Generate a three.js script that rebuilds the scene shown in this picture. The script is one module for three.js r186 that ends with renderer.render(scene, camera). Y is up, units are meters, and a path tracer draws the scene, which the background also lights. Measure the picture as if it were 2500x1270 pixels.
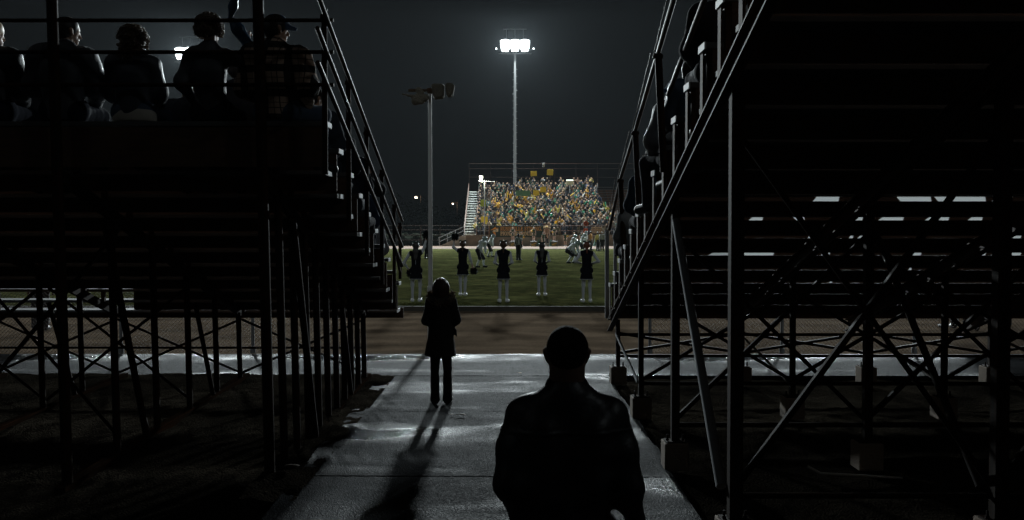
import * as THREE from 'three';
import { mergeGeometries, mergeVertices } from 'three/addons/utils/BufferGeometryUtils.js';
import { RoundedBoxGeometry } from 'three/addons/geometries/RoundedBoxGeometry.js';
import { RectAreaLightUniformsLib } from 'three/addons/lights/RectAreaLightUniformsLib.js';

// ------------------------------------------------------------------ camera, sky, air, exposure
RectAreaLightUniformsLib.init();
const scene = new THREE.Scene();
const FPX = 2300, EYE = 2.3, PITCH = Math.atan(75 / FPX), YAW = 5 / FPX;
const camera = new THREE.PerspectiveCamera(2 * Math.atan(635 / FPX) * 180 / Math.PI, 1024 / 520, 0.1, 2500);
camera.position.set(0, EYE, 0);
camera.rotation.set(-PITCH, YAW, 0, 'YXZ');
camera.focus = 14; camera.userData.fStop = 5.6;
camera.updateMatrixWorld();
const renderer = new THREE.WebGLRenderer();
renderer.toneMapping = THREE.LinearToneMapping;
renderer.toneMappingExposure = 1;
renderer.shadowMap.enabled = true;
scene.background = new THREE.Color().setRGB(0.0014, 0.0014, 0.0015);
scene.fog = new THREE.FogExp2(new THREE.Color().setRGB(0.82, 0.93, 1.0), 0.75e-4);
const FAR_LAMP = 5200;        // radiance of each far floodlight face
const NEAR_LAMP = 330;       // candela of each home side floodlight
const LAMP_TINT = new THREE.Color().setRGB(0.86, 0.97, 1.0);

// ------------------------------------------------------------------ helpers
let seed = 12345;
const rnd = () => { seed = (seed * 1664525 + 1013904223) >>> 0; return seed / 4294967296; };
const rr = (a, b) => a + (b - a) * rnd();
const pick = (a) => a[Math.floor(rnd() * a.length)];
const V = (x, y, z) => new THREE.Vector3(x, y, z);
const rot = new THREE.Matrix4().makeRotationFromEuler(camera.rotation);
const ray = (px, py) => V((px - 1250) / FPX, (635 - py) / FPX, -1).applyMatrix4(rot);
function at(px, py, d) { const r = ray(px, py); r.multiplyScalar(-d / r.z); return V(r.x, r.y + EYE, -d); }          // the point d metres away seen at that place
function onGround(px, py, y = 0) { const r = ray(px, py); r.multiplyScalar((y - EYE) / r.y); return V(r.x, y, r.z); }
const used = {};
function numbered(n) { if (!(n in used)) { used[n] = 0; return n; } used[n]++; return n + '_' + String(used[n]).padStart(3, '0'); }
function tag(o, label, category, group) { o.userData.label = label; if (category) o.userData.category = category; if (group) o.userData.group = group; return o; }
function thing(name, label, category, pos = [0, 0, 0], turn = 0, group) {
  const o = new THREE.Group(); o.name = numbered(name); o.position.set(...pos); o.rotation.y = turn; scene.add(o);
  return tag(o, label, category, group);
}
function clean(g) { g = g.index ? g.toNonIndexed() : g; for (const k of Object.keys(g.attributes)) if (!['position', 'normal', 'uv'].includes(k)) g.deleteAttribute(k); return g; }
function merged(list) { list = [].concat(list); return list.length === 1 ? list[0] : mergeGeometries(list.map(clean)); }
function obj(name, geos, material, parent) {
  const m = new THREE.Mesh(merged(geos), material);
  m.name = parent ? name : numbered(name); m.castShadow = m.receiveShadow = true;
  (parent || scene).add(m); return m;
}
function struct(name, geos, material) { const m = obj(name, geos, material); m.userData.kind = 'structure'; return m; }
function box(w, h, d, x = 0, y = 0, z = 0, r = 0) {
  const g = r ? new RoundedBoxGeometry(w, h, d, 2, r) : new THREE.BoxGeometry(w, h, d), uv = g.attributes.uv, n = uv.count / 6;
  for (let i = 0; i < uv.count; i++) { const f = Math.floor(i / n / 2); uv.setXY(i, uv.getX(i) * (f === 0 ? d : w), uv.getY(i) * (f === 1 ? d : h)); }   // uv in metres
  return g.translate(x, y, z);
}
function along(g, a, b) {
  const dir = b.clone().sub(a), len = dir.length();
  const q = new THREE.Quaternion().setFromUnitVectors(V(0, 1, 0), dir.normalize());
  return g.applyMatrix4(new THREE.Matrix4().compose(a.clone().add(b).multiplyScalar(0.5), q, V(1, 1, 1)));
}
function tube(a, b, r, seg = 10, r2 = r) { return along(new THREE.CylinderGeometry(r2, r, a.distanceTo(b), seg), a, b); }
function bar(a, b, w, t) { return along(new THREE.BoxGeometry(w, a.distanceTo(b), t), a, b); }
function angleBar(a, b, w, t) { const l = a.distanceTo(b); return along(merged([new THREE.BoxGeometry(w, l, t).translate(0, 0, w / 2), new THREE.BoxGeometry(t, l, w - t).translate(-w / 2 + t / 2, 0, -t / 2 + 0.001)]), a, b); }

// periodic noise
function hash(x, y, s) { let h = (x * 374761393 + y * 668265263 + s * 2147483647) | 0; h = Math.imul(h ^ (h >>> 13), 1274126177); return ((h ^ (h >>> 16)) >>> 0) / 4294967296; }
function vnoise(x, y, p, s) {
  const ix = Math.floor(x), iy = Math.floor(y), fx = x - ix, fy = y - iy, u = fx * fx * (3 - 2 * fx), v = fy * fy * (3 - 2 * fy);
  const w = (a) => ((a % p) + p) % p, x0 = w(ix), x1 = w(ix + 1), y0 = w(iy), y1 = w(iy + 1);
  return (hash(x0, y0, s) * (1 - u) + hash(x1, y0, s) * u) * (1 - v) + (hash(x0, y1, s) * (1 - u) + hash(x1, y1, s) * u) * v;
}
function fbm(u, v, p, oct, s) { let a = 0.5, t = 0, n = 0; for (let i = 0; i < oct; i++) { t += a * vnoise(u * p, v * p, p, s + i); n += a; a *= 0.5; p *= 2; } return t / n; }
function tex(size, metres, fn, srgb) {
  const d = new Uint8Array(size * size * 4);
  for (let y = 0; y < size; y++) for (let x = 0; x < size; x++) {
    const c = fn(x / size, y / size), o = (y * size + x) * 4;
    for (let k = 0; k < 3; k++) d[o + k] = Math.max(0, Math.min(255, Math.round((Array.isArray(c) ? c[k] : c) * 255)));
    d[o + 3] = 255;
  }
  const t = new THREE.DataTexture(d, size, size); t.wrapS = t.wrapT = THREE.RepeatWrapping; t.magFilter = THREE.LinearFilter; t.minFilter = THREE.LinearMipmapLinearFilter; t.generateMipmaps = true;
  if (srgb) t.colorSpace = THREE.SRGBColorSpace;
  t.repeat.set(1 / metres, 1 / metres); t.needsUpdate = true; return t;
}
const lin = (r, g, b) => new THREE.Color().setRGB(r, g, b);
function mat(c, rough = 0.8, more = {}) { return new THREE.MeshStandardMaterial({ color: lin(...c), roughness: rough, ...more }); }
function v3(x, y, z) {                     // 3-D value noise, -1..1
  const ix = Math.floor(x), iy = Math.floor(y), iz = Math.floor(z), s = (t) => t * t * (3 - 2 * t), u = s(x - ix), v = s(y - iy), w = s(z - iz);
  const h = (a, b, c) => hash(ix + a, iy + b, iz + c), l = (a, b, t) => a + (b - a) * t;
  return l(l(l(h(0, 0, 0), h(1, 0, 0), u), l(h(0, 1, 0), h(1, 1, 0), u), v), l(l(h(0, 0, 1), h(1, 0, 1), u), l(h(0, 1, 1), h(1, 1, 1), u), v), w) * 2 - 1;
}

// ------------------------------------------------------------------ textures and materials
const pebble = (u, v, p, s) => { let b = 0; const x = u * p, y = v * p, ix = Math.floor(x), iy = Math.floor(y); for (let i = -1; i < 2; i++) for (let j = -1; j < 2; j++) { const a = (ix + i + p) % p, c = (iy + j + p) % p, h = hash(a, c, s), dx = x - ix - i - hash(a, c, s + 1), dy = y - iy - j - hash(a, c, s + 2), d = 1 - (dx * dx + dy * dy) * 2.2; if (d > 0) b = Math.max(b, d * h * h); } return b; };
const patch = (u, v, p, s) => { const t = fbm(u, v, p, 4, s); return Math.max(0, Math.min(1, (t - 0.38) / 0.24)); };
const asphaltMap = tex(1024, 5, (u, v) => { const g = hash(Math.floor(u * 1024), Math.floor(v * 1024), 3); const f = fbm(u, v, 6, 5, 7); const t = 0.17 + 0.1 * (f - 0.5) + 0.1 * (g - 0.5) + (g > 0.985 ? 0.2 : 0); return [t, t * 1.01, t * 1.03]; }, true);
const asphaltRough = tex(1024, 6.3, (u, v) => 0.77 - 0.66 * (1 - patch(u, v * 2, 3, 21)) * (0.35 + 0.65 * patch(u, v * 3, 4, 25)) + 0.26 * (hash(Math.floor(u * 512), Math.floor(v * 512), 9) - 0.5));
const asphaltBump = tex(1024, 4.7, (u, v) => 0.56 * fbm(u, v * 2, 7, 3, 31) + 0.1 * pebble(u, v, 260, 5) + 0.2 * pebble(u, v, 430, 15) + 0.24 * hash(Math.floor(u * 1024), Math.floor(v * 1024), 6));
const dirtMap = tex(1024, 4.3, (u, v) => { const f = fbm(u, v, 5, 6, 41), g = vnoise(u * 400, v * 400, 400, 2); const t = 0.15 + 0.18 * (f - 0.5) + 0.12 * (g - 0.5); return [t * 1.1, t, t * 0.86]; }, true);
const dirtBump = tex(1024, 3.1, (u, v) => 0.6 * fbm(u, v, 7, 5, 51) + 0.4 * vnoise(u * 260, v * 260, 260, 8));
const trackMap = tex(1024, 6, (u, v) => { const f = fbm(u, v * 2.5, 4, 6, 61), g = vnoise(u * 300, v * 500, 500, 12); const t = 0.4 + 0.22 * (f - 0.5) + 0.1 * (g - 0.5); return [t * 1.04, t * 0.9, t * 0.76]; }, true);
const grassMap = tex(1024, 7, (u, v) => { const f = fbm(u, v, 5, 5, 71), g = hash(Math.floor(u * 1024), Math.floor(v * 1024), 4), q = fbm(u, v, 24, 3, 77); const t = 0.67 + 0.5 * (f - 0.5) + 0.4 * (g - 0.5) + 0.4 * (q - 0.5); return [0.4 * t + 0.05 * (q - 0.4), 0.42 * t, 0.26 * t]; }, true);
const grassBump = tex(512, 1.3, (u, v) => hash(Math.floor(u * 512), Math.floor(v * 512), 14) * 0.5 + 0.5 * fbm(u, v, 20, 3, 15));
const concreteMap = tex(512, 3, (u, v) => { const t = 0.6 + 0.25 * (fbm(u, v, 4, 5, 81) - 0.5) + 0.05 * (hash(Math.floor(u * 512), Math.floor(v * 512), 8) - 0.5); return [t, t * 0.97, t * 0.92]; }, true);
const rustMap = tex(512, 1.2, (u, v) => { const f = patch(u, v, 6, 91), g = fbm(u, v, 12, 4, 92); return [0.24 + 0.14 * f * g, 0.21 + 0.02 * f, 0.2 - 0.03 * f + 0.05 * (g - 0.5)]; }, true);
const woodMap = tex(512, 1.6, (u, v) => { const g = fbm(u * 1, v * 8, 8, 4, 101) * 0.6 + 0.4 * fbm(u, v, 5, 4, 102); return [0.25 + 0.2 * (g - 0.4), 0.19 + 0.15 * (g - 0.4), 0.15 + 0.12 * (g - 0.4)]; }, true);
const aluRough = tex(512, 0.8, (u, v) => 0.6 + 0.34 * fbm(u, v, 6, 5, 111));
const clothBump = tex(256, 0.12, (u, v) => 0.5 * hash(Math.floor(u * 256), Math.floor(v * 256), 5) + 0.5 * (0.5 + 0.5 * Math.sin(u * 200)));
const leatherBump = tex(512, 0.35, (u, v) => 0.6 * fbm(u, v, 16, 4, 121) + 0.4 * fbm(u, v, 3, 3, 122));
const leatherRough = tex(256, 0.5, (u, v) => 0.4 + 0.12 * fbm(u, v, 5, 4, 131));
const plaid = tex(512, 0.42, (u, v) => {
  const st = (t) => { t = t % 1; return t < 0.3 ? 1 : t > 0.52 && t < 0.56 ? 0.7 : t > 0.74 && t < 0.77 ? 0.5 : 0; };
  const a = st(u * 2), b = st(v * 2), w = 0.92 + 0.16 * (hash(Math.floor(u * 512), Math.floor(v * 512), 6) - 0.5), k = (1 - 0.5 * a) * (1 - 0.5 * b), red = (a < 0.2 && b < 0.2) ? 0.05 : 0;
  return [(0.74 * k * k + red) * w, 0.68 * k * k * w, 0.6 * k * k * w];
}, true);

const M = {
  asphalt: new THREE.MeshPhysicalMaterial({ specularIntensity: 0.036, color: lin(0.8, 0.84, 0.88), map: asphaltMap, roughnessMap: asphaltRough, roughness: 1, bumpMap: asphaltBump, bumpScale: 0.022 }),
  dirt: new THREE.MeshPhysicalMaterial({ specularIntensity: 0, map: dirtMap, roughness: 1, bumpMap: dirtBump, bumpScale: 0.03 }),
  track: new THREE.MeshPhysicalMaterial({ specularIntensity: 0, map: trackMap, roughness: 0.9, bumpMap: dirtBump, bumpScale: 0.012 }),
  grass: new THREE.MeshPhysicalMaterial({ specularIntensity: 0, map: grassMap, roughness: 0.9, bumpMap: grassBump, bumpScale: 0.03 }),
  blade: new THREE.MeshPhysicalMaterial({ color: lin(0.085, 0.095, 0.018), roughness: 0.9, specularIntensity: 0.1, side: THREE.DoubleSide }),
  soil: mat([0.05, 0.045, 0.035], 0.95),
  concrete: new THREE.MeshStandardMaterial({ map: concreteMap, roughness: 0.85 }),
  block: new THREE.MeshStandardMaterial({ color: lin(0.85, 0.7, 0.6), map: concreteMap, roughness: 0.9, bumpMap: dirtBump, bumpScale: 0.01 }),
  steel: new THREE.MeshPhysicalMaterial({ color: lin(0.42, 0.37, 0.32), map: rustMap, roughness: 0.7, specularIntensity: 0.22 }),
  steelGrey: new THREE.MeshPhysicalMaterial({ color: lin(1.15, 1.08, 1.0), map: rustMap, roughness: 0.62, specularIntensity: 0.4 }),
  galv: mat([0.26, 0.27, 0.28], 0.42, { metalness: 0.4, roughnessMap: aluRough, roughness: 1 }),
  alu: mat([0.1, 0.1, 0.1], 1, { roughnessMap: aluRough, metalness: 0.25 }),
  cap: mat([0.58, 0.6, 0.6], 0.6),
  wood: new THREE.MeshStandardMaterial({ color: lin(1.25, 1.1, 0.95), map: woodMap, roughness: 0.75 }),
  skin: mat([0.42, 0.27, 0.2], 0.55), skinDark: mat([0.13, 0.07, 0.045], 0.45),
  hairBlack: new THREE.MeshPhysicalMaterial({ color: lin(0.012, 0.01, 0.009), roughness: 0.5, sheen: 0.5, sheenRoughness: 0.4, sheenColor: lin(0.5, 0.45, 0.4) }), hairBrown: new THREE.MeshPhysicalMaterial({ color: lin(0.05, 0.026, 0.014), roughness: 0.5, sheen: 1, sheenRoughness: 0.4, sheenColor: lin(0.6, 0.5, 0.4) }), hairBlond: mat([0.42, 0.3, 0.16], 0.5), hairRed: mat([0.12, 0.035, 0.018], 0.5),
  crop: new THREE.MeshPhysicalMaterial({ color: lin(0.01, 0.008, 0.007), roughness: 1, specularIntensity: 0.25, bumpMap: leatherBump, bumpScale: 0.01 }),
  leather: mat([0.016, 0.016, 0.018], 1, { bumpMap: leatherBump, bumpScale: 0.0035, roughnessMap: leatherRough }),
  plaid: new THREE.MeshStandardMaterial({ map: plaid, roughness: 0.9, bumpMap: clothBump, bumpScale: 0.001 }),
  glassLamp: new THREE.MeshStandardMaterial({ color: 0xffffff, emissive: LAMP_TINT, emissiveIntensity: 6, roughness: 0.3 }),
};
M.poleGrey = mat([0.16, 0.165, 0.165], 0.6);
M.asphaltWet = M.asphalt.clone(); M.asphaltWet.roughness = 0.94;
M.sill = new THREE.MeshPhysicalMaterial({ color: lin(0.35, 0.33, 0.3), map: rustMap, roughness: 1, specularIntensity: 0 });
M.dark = new THREE.MeshPhysicalMaterial({ color: lin(0.016, 0.018, 0.026), roughness: 1, specularIntensity: 0.1 });
const clothCache = {};
const fuzzy = (r, g, b) => new THREE.MeshPhysicalMaterial({ color: lin(r, g, b), roughness: 0.5, bumpMap: clothBump, bumpScale: 0.0012, sheen: 1, sheenRoughness: 0.32, sheenColor: lin(0.95, 0.98, 1) });
function cloth(r, g, b, rough = 0.9) { const k = [r, g, b, rough].join(); return clothCache[k] ||= new THREE.MeshPhysicalMaterial({ color: lin(r, g, b), roughness: rough, bumpMap: clothBump, bumpScale: 0.0012, sheen: 0.35, sheenRoughness: 0.4, sheenColor: lin(0.5, 0.55, 0.6) }); }

// ------------------------------------------------------------------ smooth bodies: capsules joined on a grid, meshed by surface nets
// bone: [ax, ay, az, ra, bx, by, bz, rb, flatness in z]
function field(bones, cell, o) {
  const k = o.k ?? 0.04, lo = [1e9, 1e9, 1e9], hi = [-1e9, -1e9, -1e9], pad = k * 0.5 + cell * 2 + (o.amp ?? 0);
  for (const b of bones) for (let c = 0; c < 3; c++) { lo[c] = Math.min(lo[c], b[c] - b[3], b[4 + c] - b[7]); hi[c] = Math.max(hi[c], b[c] + b[3], b[4 + c] + b[7]); }
  const n = [0, 1, 2].map((c) => Math.ceil((hi[c] - lo[c] + 2 * pad) / cell) + 1); lo.forEach((_, c) => { lo[c] -= pad; });
  const f = new Float32Array(n[0] * n[1] * n[2]).fill(1), who = o.colours ? new Uint8Array(f.length) : null, near = o.colours ? new Float32Array(f.length).fill(9) : null;
  bones.forEach((b, bi) => {
    const fz = b[8] ?? 1, R = Math.max(b[3], b[7]) + pad + k, i0 = [], i1 = [];
    for (let c = 0; c < 3; c++) { i0[c] = Math.max(0, Math.floor((Math.min(b[c], b[4 + c]) - R - lo[c]) / cell)); i1[c] = Math.min(n[c] - 1, Math.ceil((Math.max(b[c], b[4 + c]) + R - lo[c]) / cell)); }
    const dx = b[4] - b[0], dy = b[5] - b[1], dz = b[6] - b[2], L2 = dx * dx + dy * dy + dz * dz + 1e-9;
    for (let z = i0[2]; z <= i1[2]; z++) for (let y = i0[1]; y <= i1[1]; y++) for (let x = i0[0]; x <= i1[0]; x++) {
      const px = lo[0] + x * cell - b[0], py = lo[1] + y * cell - b[1], pz = lo[2] + z * cell - b[2];
      const t = Math.max(0, Math.min(1, (px * dx + py * dy + pz * dz) / L2)), ex = px - t * dx, ey = py - t * dy, ez = (pz - t * dz) / fz;
      const d = (Math.sqrt(ex * ex + ey * ey + ez * ez) - (b[3] + (b[7] - b[3]) * t)) * Math.min(1, (1 + fz) / 2);
      const q = (z * n[1] + y) * n[0] + x, a = f[q], h = Math.max(0, k - Math.abs(a - d)) / (k || 1);
      f[q] = Math.min(a, d) - h * h * k * 0.25;
      if (who && d < near[q]) { near[q] = d; who[q] = b[9] ?? 0; }
    }
  });
  for (let z = 0, q = 0; z < n[2]; z++) for (let y = 0; y < n[1]; y++) for (let x = 0; x < n[0]; x++, q++) {
    if (f[q] > 0.2) continue;
    const X = lo[0] + x * cell, Y = lo[1] + y * cell, Z = lo[2] + z * cell;
    if (o.amp) f[q] += o.noise ? o.noise(X, Y, Z) * o.amp : o.amp * (0.7 * v3(X * 11, Y * 6 + 0.4 * X, Z * 11) + 0.3 * v3(X * 26, Y * 15, Z * 26));
    for (const c of o.clip ?? []) f[q] = Math.max(f[q], c[3] - (c[0] * X + c[1] * Y + c[2] * Z));   // keep what lies beyond the plane
  }
  return { f, n, lo, cell, who };
}
function net(bones, cell = 0.02, o = {}) {
  const { f, n, lo, who } = field(bones, cell, o), id = new Int32Array(f.length).fill(-1), pos = [], nor = [], ind = [], col = [], at3 = (x, y, z) => (z * n[1] + y) * n[0] + x;
  for (let z = 0; z < n[2] - 1; z++) for (let y = 0; y < n[1] - 1; y++) for (let x = 0; x < n[0] - 1; x++) {
    const v = []; let m = 0;
    for (let c = 0; c < 8; c++) { v[c] = f[at3(x + (c & 1), y + (c >> 1 & 1), z + (c >> 2))]; if (v[c] < 0) m |= 1 << c; }
    if (m === 0 || m === 255) continue;
    let sx = 0, sy = 0, sz = 0, s = 0;
    for (let a = 0; a < 8; a++) for (const e of [1, 2, 4]) if (!(a & e)) {
      const b = a | e; if ((v[a] < 0) === (v[b] < 0)) continue;
      const t = v[a] / (v[a] - v[b]);
      sx += (a & 1) + (e === 1 ? t : 0); sy += (a >> 1 & 1) + (e === 2 ? t : 0); sz += (a >> 2) + (e === 4 ? t : 0); s++;
    }
    sx /= s; sy /= s; sz /= s;
    id[at3(x, y, z)] = pos.length / 3;
    pos.push(lo[0] + (x + sx) * cell, lo[1] + (y + sy) * cell, lo[2] + (z + sz) * cell);
    const g = (A, B, C, D, u, w) => (A * (1 - u) + B * u) * (1 - w) + (C * (1 - u) + D * u) * w;
    let gx = g(v[1] - v[0], v[3] - v[2], v[5] - v[4], v[7] - v[6], sy, sz), gy = g(v[2] - v[0], v[3] - v[1], v[6] - v[4], v[7] - v[5], sx, sz), gz = g(v[4] - v[0], v[5] - v[1], v[6] - v[2], v[7] - v[3], sx, sy);
    const l = Math.hypot(gx, gy, gz) || 1; nor.push(gx / l, gy / l, gz / l);
    if (who) { let best = 0; for (let c = 1; c < 8; c++) if (v[c] < v[best]) best = c; col.push(who[at3(x + (best & 1), y + (best >> 1 & 1), z + (best >> 2))]); }
  }
  for (let z = 1; z < n[2] - 1; z++) for (let y = 1; y < n[1] - 1; y++) for (let x = 1; x < n[0] - 1; x++) {
    const a = f[at3(x, y, z)] < 0;
    const quad = (p, q, r, s, flip) => { if (p < 0 || q < 0 || r < 0 || s < 0) return; flip ? ind.push(p, r, q, p, s, r) : ind.push(p, q, r, p, r, s); };
    if (a !== f[at3(x + 1, y, z)] < 0) quad(id[at3(x, y - 1, z - 1)], id[at3(x, y, z - 1)], id[at3(x, y, z)], id[at3(x, y - 1, z)], !a);
    if (a !== f[at3(x, y + 1, z)] < 0) quad(id[at3(x - 1, y, z - 1)], id[at3(x - 1, y, z)], id[at3(x, y, z)], id[at3(x, y, z - 1)], !a);
    if (a !== f[at3(x, y, z + 1)] < 0) quad(id[at3(x - 1, y - 1, z)], id[at3(x, y - 1, z)], id[at3(x, y, z)], id[at3(x - 1, y, z)], !a);
  }
  const geo = new THREE.BufferGeometry(), uv = [];
  for (let i = 0; i < pos.length; i += 3) uv.push(pos[i] + 0.4 * pos[i + 2], pos[i + 1]);
  geo.setAttribute('position', new THREE.Float32BufferAttribute(pos, 3)); geo.setAttribute('normal', new THREE.Float32BufferAttribute(nor, 3)); geo.setAttribute('uv', new THREE.Float32BufferAttribute(uv, 2));
  geo.setIndex(ind); geo.userData.who = col; return geo;
}

// ------------------------------------------------------------------ figures; they face +z, their left is +x
const STAND = { pelvis: [0, 0.96, 0], chest: [0, 1.3, -0.01], neck: [0, 1.49, -0.02], head: [0, 1.645, 0.01], shL: [0.18, 1.43, -0.02], elL: [0.235, 1.14, -0.04], wrL: [0.25, 0.88, 0.04],
  shR: [-0.18, 1.43, -0.02], elR: [-0.235, 1.14, -0.04], wrR: [-0.25, 0.88, 0.04], hipL: [0.09, 0.93, 0], knL: [0.1, 0.5, 0.02], anL: [0.105, 0.085, -0.03], toL: [0.13, 0.035, 0.15],
  hipR: [-0.09, 0.93, 0], knR: [-0.1, 0.5, 0.02], anR: [-0.105, 0.085, -0.03], toR: [-0.13, 0.035, 0.15], face: 0 };
const SEAT = { ...STAND, pelvis: [0, 0.12, 0.02], chest: [0, 0.44, 0.03], neck: [0, 0.63, 0.05], head: [0, 0.785, 0.08], shL: [0.18, 0.57, 0.04], elL: [0.24, 0.3, 0.12], wrL: [0.13, 0.2, 0.34],
  shR: [-0.18, 0.57, 0.04], elR: [-0.24, 0.3, 0.12], wrR: [-0.13, 0.2, 0.34], hipL: [0.09, 0.1, 0.04], knL: [0.13, 0.1, 0.46], anL: [0.13, -0.33, 0.42], toL: [0.15, -0.39, 0.6],
  hipR: [-0.09, 0.1, 0.04], knR: [-0.13, 0.1, 0.46], anR: [-0.13, -0.33, 0.42], toR: [-0.15, -0.39, 0.6] };
const cap = (a, ra, b, rb, fz = 1, c = 0) => [...a, ra, ...b, rb, fz, c];
const mix = (a, b, t) => a.map((x, i) => x + (b[i] - x) * t);
const off = (a, x, y, z) => [a[0] + x, a[1] + y, a[2] + z];
function headBones(J, e = 0, c = 0) {
  const s = Math.sin(J.face), k = Math.cos(J.face), q = J.hs ?? 1, P = (x, y, z) => off(J.head, q * (x * k + z * s), q * y, q * (-x * s + z * k)), h = [];
  h.push(cap(P(0, 0.02, -0.025), 0.084 * q + e, P(0, 0.03, 0.015), 0.08 * q + e, 1, c), cap(P(0, -0.03, 0.02), 0.06 * q + e, P(0, -0.075, 0.045), 0.04 * q + e, 1, c));
  if (!e) h.push(cap(P(0, 0.0, 0.09), 0.012, P(0, -0.032, 0.106), 0.015, 1, c), cap(P(0.093, 0.012, -0.018), 0.021, P(0.088, -0.03, -0.006), 0.015, 1, c), cap(P(-0.093, 0.012, -0.018), 0.021, P(-0.088, -0.03, -0.006), 0.015, 1, c), cap(P(-0.022, -0.056, 0.078), 0.01, P(0.022, -0.056, 0.078), 0.01, 1, c));
  return { bones: h, P };
}
function handBones(wr, el, side, curl = 0.5, c = 0) {          // palm, four fingers of their own lengths and a thumb
  const d = V(...wr).sub(V(...el)).normalize(), up = Math.abs(d.y) > 0.9 ? V(0, 0, 1) : V(0, 1, 0), w = V().crossVectors(d, up).normalize(), n = V().crossVectors(w, d).normalize(), o = V(...wr), out = [];
  const P = (a, b, q) => o.clone().addScaledVector(d, a).addScaledVector(w, b).addScaledVector(n, q).toArray();
  out.push(cap(P(0.02, -0.018, 0), 0.02, P(0.085, -0.024, 0), 0.016, 1, c), cap(P(0.02, 0.018, 0), 0.02, P(0.085, 0.024, 0), 0.016, 1, c), cap(P(0.02, 0, 0), 0.021, P(0.085, 0, 0), 0.018, 1, c));
  [[-0.033, 0.07], [-0.011, 0.08], [0.011, 0.076], [0.033, 0.06]].forEach(([x, l]) => {
    const a = curl * 1.3, m = P(0.09 + l * 0.5 * Math.cos(a * 0.5), x * 1.1, l * 0.5 * Math.sin(a * 0.5)), b = P(0.09 + l * 0.5 * Math.cos(a * 0.5) + l * 0.5 * Math.cos(a * 1.6), x * 1.15, l * 0.5 * Math.sin(a * 0.5) + l * 0.5 * Math.sin(a * 1.6));
    out.push(cap(P(0.085, x, 0), 0.01, m, 0.009, 1, c), cap(m, 0.009, b, 0.0075, 1, c));
  });
  const t = P(0.06, side * -0.052, 0.014); out.push(cap(P(0.022, side * -0.024, 0), 0.014, t, 0.011, 1, c), cap(t, 0.011, P(0.095, side * -0.05, 0.03), 0.008, 1, c));
  return out;
}
function skinBones(J, c = 0, b = 1) {
  const h = headBones(J, 0, c).bones;
  h.push(cap(J.neck, (J.nr ?? 0.056) * b, off(J.head, 0, -0.05, -0.02), (J.nr ?? 0.052) * b, 1, c), cap(J.hipL, 0.1 * b, J.hipR, 0.1 * b, 0.85, c), cap(J.pelvis, 0.12 * b, J.chest, 0.135 * b, 0.7, c), cap(J.chest, 0.12 * b, J.neck, 0.06, 0.7, c), cap(mix(J.shL, J.shR, 0.12), 0.066 * b, mix(J.shL, J.shR, 0.88), 0.066 * b, 0.9, c));
  for (const s of ['L', 'R']) h.push(cap(J['sh' + s], 0.056 * b, J['el' + s], 0.042 * b, 1, c), cap(J['el' + s], 0.043 * b, J['wr' + s], 0.028, 1, c), cap(J['hip' + s], 0.088 * b, J['kn' + s], 0.056 * b, 1, c), cap(J['kn' + s], 0.057 * b, J['an' + s], 0.038 * b, 1, c), cap(off(J['an' + s], 0, -0.04, -0.02), 0.042, J['to' + s], 0.032, 1, c));
  return h;
}
function topBones(J, e = 0.022, o = {}) {
  const b = o.b ?? 1, h = [cap(J.pelvis, 0.125 * b + e, J.chest, 0.138 * b + e, o.fz ?? 0.72), cap(J.chest, 0.125 * b + e, J.neck, 0.062 + e * 0.6, 0.72), cap(mix(J.shL, J.shR, 0.08), 0.062 * b + e, mix(J.shL, J.shR, 0.92), 0.062 * b + e, 0.95), cap(mix(J.shL, J.neck, 0.35), 0.05 * b + e, J.neck, 0.05 + e)];
  if (o.sleeves !== 0) for (const s of ['L', 'R']) { h.push(cap(J['sh' + s], 0.06 * b + e, J['el' + s], 0.046 * b + e)); if ((o.sleeves ?? 1) > 0.5) h.push(cap(J['el' + s], 0.048 * b + e, mix(J['el' + s], J['wr' + s], 0.95), 0.034 + e * 0.7)); }
  return h;
}
function legBones(J, e = 0.014, to = 1) {
  const h = [cap(J.hipL, 0.104 + e, J.hipR, 0.104 + e, 0.86), cap(J.pelvis, 0.118 + e, off(J.pelvis, 0, 0.06, 0), 0.115 + e, 0.74)];
  for (const s of ['L', 'R']) { h.push(cap(J['hip' + s], 0.088 + e, J['kn' + s], 0.058 + e)); h.push(cap(J['kn' + s], 0.059 + e, mix(J['kn' + s], J['an' + s], to), (to < 1 ? 0.05 : 0.044) + e)); }
  return h;
}
function shoeBones(J) { return ['L', 'R'].flatMap((s) => [cap(off(J['an' + s], 0, -0.02, -0.025), 0.05, off(J['to' + s], 0, 0.012, 0), 0.042), cap(off(J['an' + s], 0, -0.045, -0.035), 0.042, off(J['to' + s], 0, 0.002, 0), 0.04)]); }
function hairBones(J, style) {
  const { P } = headBones(J, 0.001), h = [cap(P(0, 0.035, -0.035), 0.09, P(0, 0.05, 0.0), 0.086), cap(P(0, 0.0, -0.05), 0.082, P(0, 0.03, -0.03), 0.09)];
  if (style === 'bob') h.push(cap(P(0.055, 0.0, -0.02), 0.06, P(0.062, -0.12, -0.02), 0.045), cap(P(-0.055, 0.0, -0.02), 0.06, P(-0.062, -0.12, -0.02), 0.045), cap(P(0, 0, -0.06), 0.065, P(0, -0.13, -0.055), 0.055));
  if (style === 'long') h.push(cap(P(0, 0, -0.055), 0.078, P(0, -0.17, -0.085), 0.082, 0.7), cap(P(0, -0.17, -0.085), 0.085, P(0.01, -0.36, -0.13), 0.055, 0.55));
  if (style === 'tail') h.push(cap(P(0, 0.07, -0.1), 0.03, P(0, 0.03, -0.14), 0.04), cap(P(0, 0.03, -0.14), 0.04, P(0, -0.2, -0.12), 0.022));
  return h;
}
const fig = { cell: 0.022 };
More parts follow.
